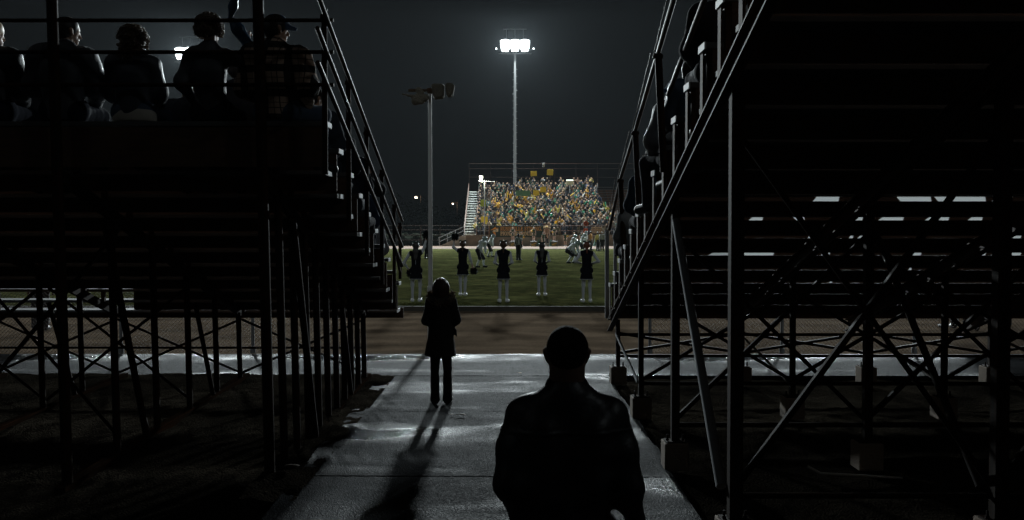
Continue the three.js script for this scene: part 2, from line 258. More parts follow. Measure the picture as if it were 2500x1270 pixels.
// one figure: a group whose children are the body, the clothes and the hair
function person(o) {
  const J = { ...(o.seated ? SEAT : STAND), ...o.pose }, cell = o.cell ?? fig.cell, s = o.scale ?? 1;
  const t = thing('person', o.label, 'person', o.pos, o.turn ?? 0, o.group); t.scale.setScalar(s);
  const sk = net(skinBones(J, 0, o.build ?? 1), cell, { k: o.k ?? 0.015 });
  const hands = (o.hands ? [['L', 1], ['R', -1]].filter(([q]) => o.hands.includes(q)).map(([q, w]) => net(handBones(J['wr' + q], J['el' + q], w, o.curl ?? 0.7), 0.005, { k: 0.008 })) : [net(['L', 'R'].map((q) => { const w = V(...J['wr' + q]), d = w.clone().sub(V(...J['el' + q])).normalize().multiplyScalar(0.1); return cap(w.toArray(), 0.03, w.add(d).toArray(), 0.034); }), cell, { k: 0 })]);
  obj('body', [sk, ...hands], o.skin ?? M.skin, t);
  for (const p of o.parts(J)) { const m = obj(p.name, p.geo ?? net(p.bones, p.cell ?? cell, { k: p.k ?? 0.04, amp: p.amp ?? 0, clip: p.clip, noise: p.noise }), p.mat, t); if (p.label) m.userData.label = p.label; }
  return t;
}

// ------------------------------------------------------------------ ground, path, track, field
function sheet(x0, x1, d0, d1, y, nx, nz, hf) {           // a flat or uneven sheet between two distances, uv in metres
  const p = [], uv = [], ind = [];
  for (let j = 0; j <= nz; j++) for (let i = 0; i <= nx; i++) { const x = x0 + (x1 - x0) * i / nx, d = d0 + (d1 - d0) * j / nz; p.push(x, y + (hf ? hf(x, d) : 0), -d); uv.push(x, d); }
  for (let j = 0; j < nz; j++) for (let i = 0; i < nx; i++) { const a = j * (nx + 1) + i; ind.push(a, a + 1, a + nx + 2, a, a + nx + 2, a + nx + 1); }
  const g = new THREE.BufferGeometry(); g.setAttribute('position', new THREE.Float32BufferAttribute(p, 3)); g.setAttribute('uv', new THREE.Float32BufferAttribute(uv, 2)); g.setIndex(ind); g.computeVertexNormals(); return g;
}
function slabShape(pts, top, thick, curve = 12) {         // pts: [x, d] outline
  const s = new THREE.Shape(pts.map(([x, d]) => new THREE.Vector2(x, d)));
  return new THREE.ExtrudeGeometry(s, { depth: thick, bevelEnabled: true, bevelSize: 0.012, bevelThickness: 0.012, bevelSegments: 1, curveSegments: curve }).rotateX(-Math.PI / 2).translate(0, top - thick - 0.012, 0);
}
function ragged(x0, d0, x1, d1, n, amp, s) { const a = []; for (let i = 0; i <= n; i++) { const t = i / n, r = (v3(t * n * 0.23, s, 0.5) * 0.7 + v3(t * n * 0.9, s, 3.5) * 0.3) * amp; a.push([x0 + (x1 - x0) * t + (Math.abs(d1 - d0) > Math.abs(x1 - x0) ? r : 0), d0 + (d1 - d0) * t + (Math.abs(d1 - d0) > Math.abs(x1 - x0) ? 0 : r)]); } return a; }

struct('ground', sheet(-900, 900, -300, 1500, -0.4, 4, 4), M.soil);
const bumpy = (x, d) => 0.02 * v3(x * 1.3, 0, d * 1.3) + 0.012 * v3(x * 4, 2, d * 4) + 0.007 * v3(x * 11, 5, d * 11);
const rise = (x, d) => 0.024 * (d - 11);
struct('dirt_ground', sheet(-16, -1.9, 2, 14.72, -0.055, 170, 150, (x, d) => bumpy(x, d) + rise(x, d) * Math.min(1, (-1.9 - x) / 0.25)), M.dirt);
struct('dirt_ground', sheet(1.35, 16, 2, 14.72, -0.045, 180, 160, bumpy), M.dirt);
const path = new THREE.Group(); path.name = 'path'; path.userData.kind = 'structure'; scene.add(path);
{
  const R = (d0, d1, s) => ragged(1.49, d0, 1.49, d1, 26, 0.05, s), L = (d0, d1, s) => ragged(-2.02 - 0.012 * (d1 - 8), d1, -2.02 - 0.012 * (d0 - 8), d0, 26, 0.045, s);
  obj('slab', slabShape([...R(0.5, 8.66, 1), ...ragged(1.4, 8.66, -2.0, 8.7, 30, 0.012, 9).slice(1), ...L(0.5, 8.7, 2)], 0, 0.1), M.asphalt, path);
  obj('slab', slabShape([...R(8.69, 11.86, 3), ...ragged(1.4, 11.86, -2.05, 11.8, 30, 0.02, 19).slice(1, -1), ...L(8.73, 11.8, 4), ...ragged(-2.0, 8.73, 1.4, 8.69, 30, 0.012, 9).slice(1, -1)], 0.001, 0.1), M.asphalt, path);
  obj('slab', slabShape([...R(11.885, 14.7, 13), ...L(11.825, 14.7, 14), ...ragged(-2.05, 11.825, 1.4, 11.885, 30, 0.02, 19).slice(1, -1)], -0.003, 0.1), M.asphalt, path);
  obj('slab', slabShape([...ragged(-20, 14.74, 20, 14.74, 150, 0.02, 6), ...ragged(20, 17.3, -20, 17.3, 150, 0.05, 7)], 0.002, 0.1), M.asphaltWet, path);
}
struct('kerb_strip', sheet(-2.34, -1.86, 7.9, 14.7, 0.012, 10, 70, (x, d) => 0.03 * v3(x * 5, 1, d * 3) + 0.016 * v3(x * 13, 1, d * 12) + 0.05 * (-(x + 2.1))), M.dirt);
struct('running_track', sheet(-60, 60, 17.24, 25.5, -0.012, 200, 60, (x, d) => 0.006 * v3(x * 2, 0, d * 2) + 0.09 * Math.max(0, (d - 17.6) / 8)), M.track);
struct('kerb', box(120, 0.3, 0.16, 0, 0.06, -25.55, 0.02), new THREE.MeshStandardMaterial({ color: lin(0.16, 0.15, 0.135), map: concreteMap, roughness: 1 }));
const FIELD_Y = 0.2;
struct('field', sheet(-75, 75, 25.62, 101, FIELD_Y, 60, 200, (x, d) => 0.02 * v3(x * 0.4, 0, d * 0.4) - 0.02), M.grass);
struct('far_track', sheet(-75, 75, 101, 117.2, 0.21, 4, 4), mat([0.62, 0.46, 0.38], 1, { map: trackMap }));
{
  // grass blades close enough to break the edge of the field
  const blade = new THREE.BufferGeometry(); blade.setAttribute('position', new THREE.Float32BufferAttribute([-0.006, 0, 0, 0.006, 0, 0, 0.004, 0.05, 0.012, -0.012, 0, 0.006, 0, 0, -0.004, -0.012, 0.042, 0.014, 0.004, 0, 0.01, 0.014, 0, 0.006, 0.02, 0.045, -0.006], 3)); blade.computeVertexNormals();
  const N = 5000, im = new THREE.InstancedMesh(blade, M.blade, N), m = new THREE.Matrix4(), c = new THREE.Color();
  for (let i = 0; i < N; i++) {
    const d = 25.63 + 1.6 * rnd() ** 3, x = rr(-6, 4.5), s = rr(0.35, 0.9);
    m.makeRotationY(rr(0, 6.3)).scale(V(s, s * rr(0.7, 1.2), s)).setPosition(x, FIELD_Y - 0.025, -d); im.setMatrixAt(i, m); c.setRGB(rr(0.75, 1.3), rr(0.8, 1.2), rr(0.7, 1.2)); im.setColorAt(i, c);
  }
  im.name = 'grass'; im.userData.kind = 'stuff'; im.userData.label = 'short blades of grass along the near edge of the lit field'; im.userData.category = 'grass'; scene.add(im);
}

// ------------------------------------------------------------------ left bleacher
const LX = -1.745, LROW = (k) => ({ y: 3.3 - 0.2 * k, d: 8.87 + 0.605 * k });
{
  const t = thing('bleacher', 'dark bleacher on the left with brown riser boards and stepped aisle railing', 'bleacher');
  const plank = (name, x0, x1, y, d, w, th, capped) => { const m = obj(name, box(x0 - x1, th, w, (x0 + x1) / 2, y - th / 2, -d, 0.006), M.alu, t); if (capped) obj('end_cap', box(0.012, th + 0.008, w + 0.008, x0 + 0.006, y - th / 2, -d, 0.004), M.cap, m); return m; };
  for (let k = 0; k < 10; k++) {
    const { y, d } = LROW(k), far = k >= 8 ? -5.5 - 0.25 * (k - 8) : -10.5;
    plank('seat_plank', LX, -10.5, y, d, 0.24, 0.045, true);
    for (let j = 0; j < 3; j++) plank('foot_plank', LX - 0.06, -10.5, y - 0.44, d + 0.17 + 0.125 * j, 0.112, 0.04, true);
    obj('riser_board', box(LX - 0.015 - far, 0.365, 0.02, (LX - 0.015 + far) / 2, y - 0.05 - 0.1875, -(d - 0.1)), M.wood, t);
    for (let b = 0; b < 5; b++) obj('seat_bracket', box(0.05, 0.43, 0.05, -2.26 - 1.88 * b, y - 0.05 - 0.215, -(d + 0.06)), M.steel, t);
  }
  obj('fascia_board', box(7.5, 0.16, 0.03, -5.5, 0.98, -14.86), M.wood, t);
  for (let b = 0; b < 5; b++) {
    const x = -2.26 - 1.88 * b, base = (d) => 0.022 * (d - 11.2);
    obj('base_beam', bar(V(x, base(8.5) - 0.03, -8.5), V(x, base(14.5) - 0.03, -14.5), 0.1, 0.07), M.sill, t);
    for (let i = 0; i < 11; i++) {
      const d = 8.65 + 0.551 * i, row = Math.min(9, Math.max(0, (d - 8.87) / 0.605)), top = i === 0 ? 4.62 : 3.3 - 0.2 * row - 0.5, w = i === 0 ? 0.095 : 0.074;
      if (b > 0 && i % 2) continue;
      obj('post', tube(V(x, base(d), -d), V(x - 0.017 * top, top, -d), w * 0.52, 14), M.steel, t);
    }
    obj('stringer', bar(V(x - 0.05, 2.78, -8.75), V(x - 0.03, 1.0, -14.4), 0.05, 0.12), M.steel, t);
    obj('brace', tube(V(x + 0.05, -0.02, -10.42), V(x + 0.05, 2.4, -9.4), 0.037), M.steel, t);
    obj('brace', tube(V(x + 0.05, 0.06, -12.72), V(x + 0.05, 1.35, -12.05), 0.03), M.steel, t);
    if (b < 4) for (const [d, lo, hi] of [[14.2, 0.12, 0.94], [12.0, 0.1, 1.6], [9.8, 0.1, 2.3]]) {
      if (b === 0 && d < 13) continue;
      obj('brace', angleBar(V(x, lo, -d - 0.045), V(x - 1.88, hi, -d - 0.045), 0.035, 0.006), M.steel, t);
      obj('brace', angleBar(V(x, hi, -d - 0.06), V(x - 1.88, lo, -d - 0.06), 0.035, 0.006), M.steel, t);
    }
    if (b < 4) obj('brace', angleBar(V(x, 0.5, -14.28), V(x - 1.88, 0.5, -14.28), 0.035, 0.006), M.steel, t);
  }
  // railings: a level one behind the top row, a stepped one down the aisle
  const back = obj('back_railing', [0, 1, 2].map((i) => tube(V(-1.66, [4.22, 3.93, 3.63][i], -8.72), V(-10, [4.22, 3.93, 3.63][i], -8.72), 0.018)), M.steel, t);
  const X = LX + 0.02, pd = [8.62, 9.85, 11.05, 12.3, 13.55, 14.25], py = (d) => 4.3 - (d - 8.62) * 0.333, rail = new THREE.Group(); rail.name = 'aisle_railing'; t.add(rail);
  pd.forEach((d, i) => { const top = i === 5 ? 2.4 : py(d); obj('rail_post', [tube(V(X, i === 5 ? 1.55 : top - 1.5, -d), V(X, top, -d), 0.026), tube(V(X, top - 0.09, -d), V(X, top - 0.05, -d), 0.037), tube(V(X, top - 0.02, -d), V(X, top, -d), 0.031)], M.steel, rail); });
  for (let i = 0; i < 3; i++) obj('rail_tube', tube(V(X + 0.035, py(i ? 8.15 : 7.6) - 0.14 - 0.29 * i, i ? -8.15 : -7.6), V(X + 0.035, py(14.25) - 0.1 - 0.29 * i + (i === 0 ? 0.1 : 0), -14.25), 0.021), M.steelGrey, rail);
  obj('rail_tube', tube(V(X, 2.02, -13.6), V(X, 1.62, -14.3), 0.02), M.steelGrey, rail);
  obj('rail_tube', tube(V(X - 0.03, 1.5, -14.3), V(X - 1.2, 1.5, -14.3), 0.02), M.steelGrey, rail);
}
// ------------------------------------------------------------------ right bleacher
const SLOT = { 3: 0.07, 4: 0.042, 5: 0.028, 6: 0.032, 7: 0.026, 8: 0.02 };
const RX = 1.47, RROW = (j) => ({ y: 3.53 - 0.2056 * j, d: 8.03 + 0.637 * j });
const GTOP = (j) => { const a = RROW(j - 1), b = RROW(j); return b.y - (2.3 + (a.y - 0.477 - 2.3) * b.d / a.d) + 0.004; };      // where the row behind leaves the riser in view
{
  const t = thing('bleacher', 'steel bleacher on the right with sloped channel beam and posts on concrete footings', 'bleacher');
  for (let j = -5; j <= 10; j++) {
    const { y, d } = RROW(j), gap = SLOT[j] ?? 0, g = GTOP(j);
    const m = obj('seat_plank', box(11, 0.05, 0.24, RX + 5.5, y - 0.025, -d, 0.006), M.alu, t); obj('end_cap', box(0.014, 0.06, 0.25, RX - 0.005, y - 0.025, -d, 0.004), M.cap, m);
    for (let q = 0; q < 2; q++) { const f = obj('foot_plank', box(11, 0.04, 0.2, RX + 5.58, y - 0.46, -(d + 0.24 + 0.215 * q), 0.006), M.alu, t); obj('end_cap', box(0.012, 0.048, 0.206, RX + 0.075, y - 0.46, -(d + 0.24 + 0.215 * q), 0.004), M.steelGrey, f); }
    obj('riser_board', box(10.95, g - 0.052, 0.022, RX + 5.53, y - 0.05 - (g - 0.052) / 2, -(d - 0.1)), M.wood, t);
    obj('riser_board', box(10.95, 0.477 - g - gap, 0.022, RX + 5.53, y - g - gap - (0.477 - g - gap) / 2, -(d - 0.1)), M.wood, t);
    obj('seat_bracket', [box(0.05, 0.42, 0.05, RX + 0.06, y - 0.05 - 0.21, -(d + 0.02)), box(0.12, 0.014, 0.22, RX + 0.1, y - 0.055, -d)], M.steelGrey, t);
    obj('aisle_panel', box(0.014, 0.5, 0.1, RX + 0.01, y - 0.3, -(d + 0.06)), M.wood, t);
  }
  obj('fascia_board', box(11, 0.17, 0.03, RX + 5.5, 0.97, -14.92), M.wood, t);
  const rows = [14.07, 11.52, 9.07, 6.6], strY = (d) => 0.84 + (14.6 - d) * 0.317;
  for (let b = 0; b < 6; b++) {
    const x = 1.56 + 1.86 * b;
    // channel beam: web and two flanges
    const a = V(x - 0.03, strY(14.75), -14.75), c = V(x - 0.03, strY(3.4), -3.4);
    const up = V(0, 0.09, 0.03);
    const beam = obj('channel_beam', [bar(a, c, 0.012, 0.2), bar(a.clone().add(up).add(V(-0.03, 0, 0)), c.clone().add(up).add(V(-0.03, 0, 0)), 0.07, 0.014), bar(a.clone().sub(up).add(V(-0.03, 0, 0)), c.clone().sub(up).add(V(-0.03, 0, 0)), 0.07, 0.014)], M.steelGrey, t);
    rows.forEach((d, i) => {
      const w = i === 3 ? 0.092 : i === 2 ? 0.076 : 0.062;
      obj('post', bar(V(x, 0.26, -d), V(x - 0.006, strY(d) - 0.06, -d), w, w), M.steel, t);
      const f = obj('footing', box(0.235, 0.26, 0.25, x, 0.115, -d, 0.012), M.block, t);
      obj('base_plate', [box(0.2, 0.012, 0.17, x, 0.252, -d), ...[-1, 1].flatMap((s) => [tube(V(x + s * 0.075, 0.25, -d), V(x + s * 0.075, 0.315, -d), 0.009, 6), tube(V(x + s * 0.075, 0.258, -d), V(x + s * 0.075, 0.276, -d), 0.016, 6)])], M.steel, f);
      const y1 = Math.min(strY(d) - 0.15, [0.74, 1.55, 2.25, 3.0][i]);
      if (b < 5) {
        obj('brace', i === 3 ? tube(V(x, 0.41, -d - 0.03), V(x + 1.86, 0.41, -d - 0.03), 0.02) : angleBar(V(x, 0.4, -d - 0.04), V(x + 1.86, 0.4, -d - 0.04), 0.042, 0.007), M.steel, t);
        if (i === 0) obj('brace', angleBar(V(x, y1 - 0.02, -d - 0.04), V(x + 1.86, y1 - 0.02, -d - 0.04), 0.042, 0.007), M.steel, t);
        obj('brace', angleBar(V(x, 0.44, -d - 0.05), V(x + 1.86, y1, -d - 0.05), 0.04, 0.007), M.steel, t);
        obj('brace', angleBar(V(x, y1, -d - 0.066), V(x + 1.86, 0.44, -d - 0.066), 0.04, 0.007), M.steel, t);
      }
    });
    obj('brace', tube(V(x - 0.02, 2.38, -8.98), V(x - 0.07, 0.45, -6.72), b ? 0.03 : 0.038), b ? M.steel : M.galv, t);
    obj('brace', angleBar(V(x - 0.03, 0.74, -14.02), V(x - 0.03, 0.43, -11.55), 0.04, 0.007), b ? M.steelGrey : M.galv, t);
  }
  // aisle railing: stepped posts, two sloped tubes and a slim cable, an upright pair at the foot
  const X = RX - 0.06, rail = new THREE.Group(); rail.name = 'aisle_railing'; t.add(rail);
  const P = [[1607, 130, 9.2, 1.62], [1551, 320, 11.5, 1.55], [1515, 437, 13.1, 1.5]];
  const tops = P.map(([px, py, d]) => at(px, py, d));
  tops.forEach((p, i) => obj('rail_post', [tube(V(p.x + 0.06, p.y - 1.15, p.z), V(p.x, p.y, p.z), 0.036), tube(V(p.x, p.y - 0.05, p.z), V(p.x, p.y - 0.01, p.z), 0.048)], M.steel, rail));
  const ex = at(1700, -190, 6.2), en = at(1488, 560, 14.4), down = V(0.02, -0.36, 0);
  const line = [ex, ...tops, en];
  for (let i = 0; i < 4; i++) obj('rail_tube', tube(line[i], line[i + 1], 0.024), M.steelGrey, rail);
  for (let i = 0; i < 4; i++) obj('rail_tube', tube(line[i].clone().add(V(0.2, -0.12, 0)), line[i + 1].clone().add(V(0.1, -0.4, 0)), 0.022), M.steelGrey, rail);
  for (let i = 0; i < 4; i++) obj('rail_cable', tube(line[i].clone().add(V(-0.07, 0.0, 0)), line[i + 1].clone().add(V(-0.05, -0.05, 0)), 0.006, 6), M.steelGrey, rail);
  obj('rail_cable', tube(at(1815, 10, 6.6), at(1505, 745, 14.5), 0.007, 6), M.steelGrey, rail);
  const g0 = at(1482, 777, 14.9), g1 = at(1482, 562, 14.9);
  obj('rail_post', [bar(V(g0.x, g0.y, g0.z), V(g1.x, g1.y, g1.z), 0.06, 0.06), bar(V(g0.x + 0.13, g0.y + 0.16, g0.z), V(g1.x + 0.13, g1.y, g1.z), 0.05, 0.05), bar(V(g0.x, g0.y + 0.02, g0.z), V(g0.x + 0.2, g0.y + 0.02, g0.z), 0.05, 0.05)], M.galv, rail);
  // added translucent sheets in the riser gaps, standing in for bright slots of light
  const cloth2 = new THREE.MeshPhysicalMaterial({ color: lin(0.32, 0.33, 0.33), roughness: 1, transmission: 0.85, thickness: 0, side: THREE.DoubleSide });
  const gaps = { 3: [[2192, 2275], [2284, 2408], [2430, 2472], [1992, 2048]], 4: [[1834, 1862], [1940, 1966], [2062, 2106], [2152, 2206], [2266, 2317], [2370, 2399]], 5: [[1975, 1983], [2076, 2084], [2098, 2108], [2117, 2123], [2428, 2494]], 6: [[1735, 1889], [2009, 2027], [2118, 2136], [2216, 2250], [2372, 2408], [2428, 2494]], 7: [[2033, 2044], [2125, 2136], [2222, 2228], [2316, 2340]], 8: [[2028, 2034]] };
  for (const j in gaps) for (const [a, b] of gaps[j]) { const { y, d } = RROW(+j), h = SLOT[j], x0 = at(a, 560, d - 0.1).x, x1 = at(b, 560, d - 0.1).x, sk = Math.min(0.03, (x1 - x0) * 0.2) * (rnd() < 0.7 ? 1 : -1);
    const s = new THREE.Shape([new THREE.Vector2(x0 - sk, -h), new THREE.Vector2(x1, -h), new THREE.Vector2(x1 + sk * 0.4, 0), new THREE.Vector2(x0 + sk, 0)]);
    obj('added_glint_sheet', new THREE.ShapeGeometry(s).translate(0, y - GTOP(+j) + 0.001, -(d - 0.085)), cloth2, t); }
}

// ------------------------------------------------------------------ chain link fences between the walk and the track
function chainFence(label, x0, x1, d, h) {
  const t = thing('chain_link_fence', label, 'fence', [x0, 0, -d]), L = x1 - x0, g = [];
  for (let x = -h; x < L; x += 0.07) for (const s of [1, -1]) {
    const a0 = Math.max(0, -x), a1 = Math.min(h, L - x); if (a1 <= a0) continue;
    g.push(bar(V(x + a0, s > 0 ? a0 : h - a0, s * 0.003), V(x + a1, s > 0 ? a1 : h - a1, s * 0.003), 0.005, 0.005));
  }
  const m = obj('chain_link_mesh', g, M.steelGrey, t); m.userData.kind = 'stuff';
  for (let x = 0; x <= L + 0.01; x += 2.45) obj('post', [tube(V(x, 0, 0), V(x, h + 0.05, 0), 0.03), tube(V(x, 0, 0), V(x, 0.1, 0), 0.05)], M.galv, t);
  obj('top_rail', tube(V(0, h, 0), V(L, h, 0), 0.02), M.galv, t);
}
chainFence('chain link fence beyond the right bleacher between wet walk and dirt track', 2.52, 12.4, 17.42, 1.25);
chainFence('chain link fence beyond the left bleacher between wet walk and dirt track', -12.2, -2.78, 17.42, 1.25);

// ------------------------------------------------------------------ floodlights
function headGeo(w, h) {                   // barrel outline: flat top that bulges, sides that taper to a narrow foot
  const s = new THREE.Shape(); s.moveTo(-w * 0.3, -h / 2); s.lineTo(w * 0.3, -h / 2); s.bezierCurveTo(w * 0.44, -h * 0.3, w * 0.5, 0, w * 0.49, h * 0.42); s.quadraticCurveTo(0, h * 0.6, -w * 0.49, h * 0.42); s.bezierCurveTo(-w * 0.5, 0, -w * 0.44, -h * 0.3, -w * 0.3, -h / 2);
  return { house: new THREE.ExtrudeGeometry(s, { depth: 0.35, bevelEnabled: true, bevelSize: 0.05, bevelThickness: 0.06, bevelSegments: 2 }), glass: new THREE.ShapeGeometry(s, 12) };
}
function floodPole(label, x, d, y, heads, opts = {}) {
  const t = thing('floodlight_pole', label, 'floodlight', [x, 0, -d], opts.turn ?? 0, 'tall floodlights round the field'), w = 1.4, h = 1.68, { house, glass } = headGeo(w, h);
  obj('pole', tube(V(0, 0, 0), V(0, y - 1, 0), 0.23, 16, 0.14), M.poleGrey, t);
  obj('climbing_pegs', Array.from({ length: 46 }, (_, i) => tube(V(0, 2.6 + i * 0.5, 0), V((i % 2 ? 1 : -1) * 0.36, 2.6 + i * 0.5, 0), 0.02, 6)), M.galv, t);
  obj('crossarm', [box(w * 3.3, 0.14, 0.14, 0, y - 1.1, 0), box(w * 2.4, 0.08, 0.08, 0, y + 2.4, -0.2), ...[-1, 0, 1].map((k) => box(0.06, 1.6, 0.06, k * 1.2, y + 1.6, -0.2)), ...[-1, 1].map((k) => bar(V(0, y - 1.2, 0), V(k * 2.7, y - 0.45, 0), 0.06, 0.06))], M.galv, t);
  const tilt = opts.tilt ?? 0.14;
  for (let k = 0; k < heads; k++) {
    const hx = (k - (heads - 1) / 2) * 1.4, hd = obj('lamp_head', house.clone().scale(0.93, 0.93, 1).translate(0, 0, -0.35), M.steelGrey, t); hd.position.set(hx, y, 0.25); hd.rotation.x = tilt;
    const gl = obj('lamp_glass', glass.clone().translate(0, 0, 0.075), M.glassLamp, hd);
    if (!opts.spot) { const l = new THREE.RectAreaLight(LAMP_TINT, FAR_LAMP, w * 0.8, h * 0.85); l.position.set(x + hx, y - 0.05, -d + 0.25 + 0.16); l.lookAt(x + hx + (opts.aim ?? 0) * 10, y - Math.tan(tilt) * 10, -d + 10); scene.add(l); }
  }
  for (const k of [-1, 1]) if (opts.small) { obj('small_lamp', new THREE.SphereGeometry(0.11, 12, 8).translate(k * 2.66, y - 0.4, 0.06), M.glassLamp, t); }
  if (opts.spot) { const l = new THREE.SpotLight(opts.tint ?? LAMP_TINT, NEAR_LAMP * opts.spot, 0, opts.cone ?? 0.33, 0.7, 2); l.position.set(x + (opts.ahead?.[0] ?? 0), y, -d - 0.9); l.target.position.set(...opts.target); l.castShadow = true; l.shadow.radius = 30; scene.add(l, l.target); }
  if (opts.spill) { const l = new THREE.SpotLight(LAMP_TINT, opts.spill, 0, 1.15, 0.6, 2); l.position.set(x, y + 0.2, -d - 0.92); l.target.position.set(0, 0, -14); l.castShadow = true; l.shadow.radius = 40; scene.add(l, l.target); }
  return t;
}
floodPole('tall floodlight with three glaring lamps on a pole behind the far stand', 0.13, 135, 28.4, 3, { small: true });
floodPole('glaring floodlight half hidden behind the curly haired spectator', -46.1, 135, 27.3, 3, { aim: 0.3 });
floodPole('floodlight hidden behind the bleacher on the right', 48.2, 135, 27.6, 3, { aim: -0.3 });
floodPole('home side floodlight standing out of view on the left', -22, -3, 22, 3, { turn: Math.PI, spot: 1, cone: 0.45, target: [0, 0, -40] });
floodPole('home side floodlight standing out of view on the right', 23, -4, 22, 3, { turn: Math.PI, spot: 1.1, cone: 0.45, target: [0, 0, -42], spill: 42 });
floodPole('floodlight beyond the left end of the field, out of view', -56, 60, 27, 3, { turn: 2.2, spot: 3, cone: 0.5, target: [-2, -2, -98], ahead: [0.7, -0.6], tint: lin(1, 0.92, 0.76) });
floodPole('floodlight beyond the right end of the field, out of view', 57, 58, 27, 3, { turn: -2.2, spot: 3.3, cone: 0.34, target: [6, 0, -111], ahead: [-0.7, -0.6], tint: lin(1, 0.9, 0.7) });

{ // the unlit lamp pole on the near edge of the track, its lamps wrapped in cloth
  const p = at(1051, 765, 18.2), s = 18.2 / FPX, X = (px) => (px - 1051) * s, Y = (py) => at(1051, py, 18.2).y, t = thing('lamp_pole', 'slim pale pole with unlit lamps wrapped in tarpaulin, behind the woman', 'lamp pole', [p.x, 0, -18.2]);
  obj('pole', [tube(V(0, 0, 0), V(0, Y(228), 0), 0.047, 14, 0.034), tube(V(0, 0, 0), V(0, 1.2, 0), 0.06, 14)], mat([0.55, 0.56, 0.56], 0.5), t);
  obj('crossarm', [box(0.62, 0.05, 0.05, X(1038), Y(221), 0), box(0.1, 0.1, 0.1, 0, Y(222), 0, 0.01), box(0.05, 0.2, 0.05, 0, Y(228), 0)], M.steelGrey, t);
  const tarp = mat([0.13, 0.115, 0.085], 0.8, { side: THREE.DoubleSide, bumpMap: leatherBump, bumpScale: 0.03 });
  const sack = (name, bones, a) => obj(name, net(bones, 0.02, { k: 0.05, amp: a }), tarp, t);
  const c = (px, py, r, qx, qy, q) => [X(px), Y(py), 0.02, r, X(qx), Y(qy), 0.05, q, 0.8];
  sack('tarpaulin', [c(1020, 236, 0.06, 1040, 240, 0.08), c(1006, 235, 0.045, 986, 231, 0.02), c(1014, 247, 0.06, 1032, 250, 0.045), c(1022, 220, 0.06, 1034, 226, 0.04)], 0.03);
  const wrap = (px, py, w, h, r) => { const g = new RoundedBoxGeometry(w, h, 0.26, 6, 0.05), q = g.attributes.position; for (let i = 0; i < q.count; i++) { const x = q.getX(i), y = q.getY(i), z = q.getZ(i); q.setXYZ(i, x * (1 - 0.25 * (0.5 - y / h) * 0.6) + 0.012 * v3(x * 14, y * 9, z * 14), y + 0.02 * v3(x * 10, y * 8, z * 10 + 3), z + 0.03 * v3(x * 12 + 7, y * 12, z * 9)); } g.computeVertexNormals(); obj('tarpaulin', g.rotateZ(r).translate(X(px), Y(py), 0.05), tarp, t); };
  wrap(1072, 224, 0.24, 0.27, 0.05); wrap(1100, 222, 0.17, 0.24, -0.06);
  obj('lamp_rim', box(0.03, 0.05, 0.03, X(1092.5), Y(211), 0.1, 0.008), M.alu, t);
}

// ------------------------------------------------------------------ far stand
const FD = 117.5, FROW = (r) => ({ y: 1.58 + 0.385 * r, d: FD + 1.2 + 0.8 * r });
{
  const t = thing('grandstand', 'far grandstand of concrete and steel with pale stairs at its left end', 'grandstand', [0, 0, 0]);
  obj('front_wall', [box(30, 1.55, 0.3, 9, 0.78, -FD), box(30.1, 0.09, 0.5, 9, 1.56, -FD + 0.02)], new THREE.MeshStandardMaterial({ color: lin(0.62, 0.55, 0.48), map: concreteMap, roughness: 0.9 }), t);
  for (let r = 0; r < 17; r++) { const { y, d } = FROW(r); obj('step', box(28.5, 0.385, 0.84, 9.5, y - 0.2, -d), M.steelGrey, t); obj('bench', box(28.3, 0.06, 0.28, 9.5, y + 0.42, -d - 0.2), M.alu, t); }
  const tread = mat([0.66, 0.68, 0.66], 0.5);
  for (let i = 0; i < 18; i++) { const y = 1.72 + i * 0.34, d = FD + 0.6 + i * 0.71; const m = obj('stair_tread', [box(1.35, 0.05, 0.6, -5.5, y, -d), box(1.35, 0.15, 0.02, -5.5, y - 0.06, -d + 0.31)], tread, t); }
  for (const x of [-6.25, -4.78]) obj('stair_railing', [tube(V(x, 2.6, -FD - 0.4), V(x, 8.6, -FD - 13), 0.045), tube(V(x, 2.2, -FD - 0.4), V(x, 8.2, -FD - 13), 0.04), bar(V(x, 1.5, -FD - 0.3), V(x, 7.5, -FD - 13), 0.05, 0.3)], M.steelGrey, t);
  obj('front_railing', [tube(V(-4.7, 2.72, -FD - 0.1), V(24, 2.72, -FD - 0.1), 0.05), tube(V(-4.7, 2.12, -FD - 0.1), V(24, 2.12, -FD - 0.1), 0.035), ...Array.from({ length: 20 }, (_, i) => tube(V(-4.7 + i * 1.5, 1.6, -FD - 0.1), V(-4.7 + i * 1.5, 2.72, -FD - 0.1), 0.035))], M.steelGrey, t);
  obj('back_railing', [11.5, 10.8, 9.6].map((y, i) => tube(V(-6.3, y, -132.5), V(24, y, -132.5), i ? 0.018 : 0.035)).concat(Array.from({ length: 11 }, (_, i) => tube(V(-6.3 + i * 3, 7.5, -132.5), V(-6.3 + i * 3, 11.5, -132.5), 0.02))), M.steel, t);
  const w = new THREE.Shape([new THREE.Vector2(-9.4, 0), new THREE.Vector2(-6, 0), new THREE.Vector2(-6, 1.5), new THREE.Vector2(-6.5, 1.5), new THREE.Vector2(-9.4, 0.15)]);
  obj('ramp', new THREE.ExtrudeGeometry(w, { depth: 1.6, bevelEnabled: false }).translate(0, 0, -FD - 1.2), M.concrete, t);
  obj('ramp_railing', [1.0, 0.5].map((h) => tube(V(-9.4, 0.2 + h, -FD + 0.35), V(-6.3, 1.6 + h, -FD + 0.35), 0.04)).concat([-9.3, -8.3, -7.3].map((x, i) => tube(V(x, 0, -FD + 0.35), V(x, 1.25 + i * 0.45, -FD + 0.35), 0.035))), M.galv, t);
}
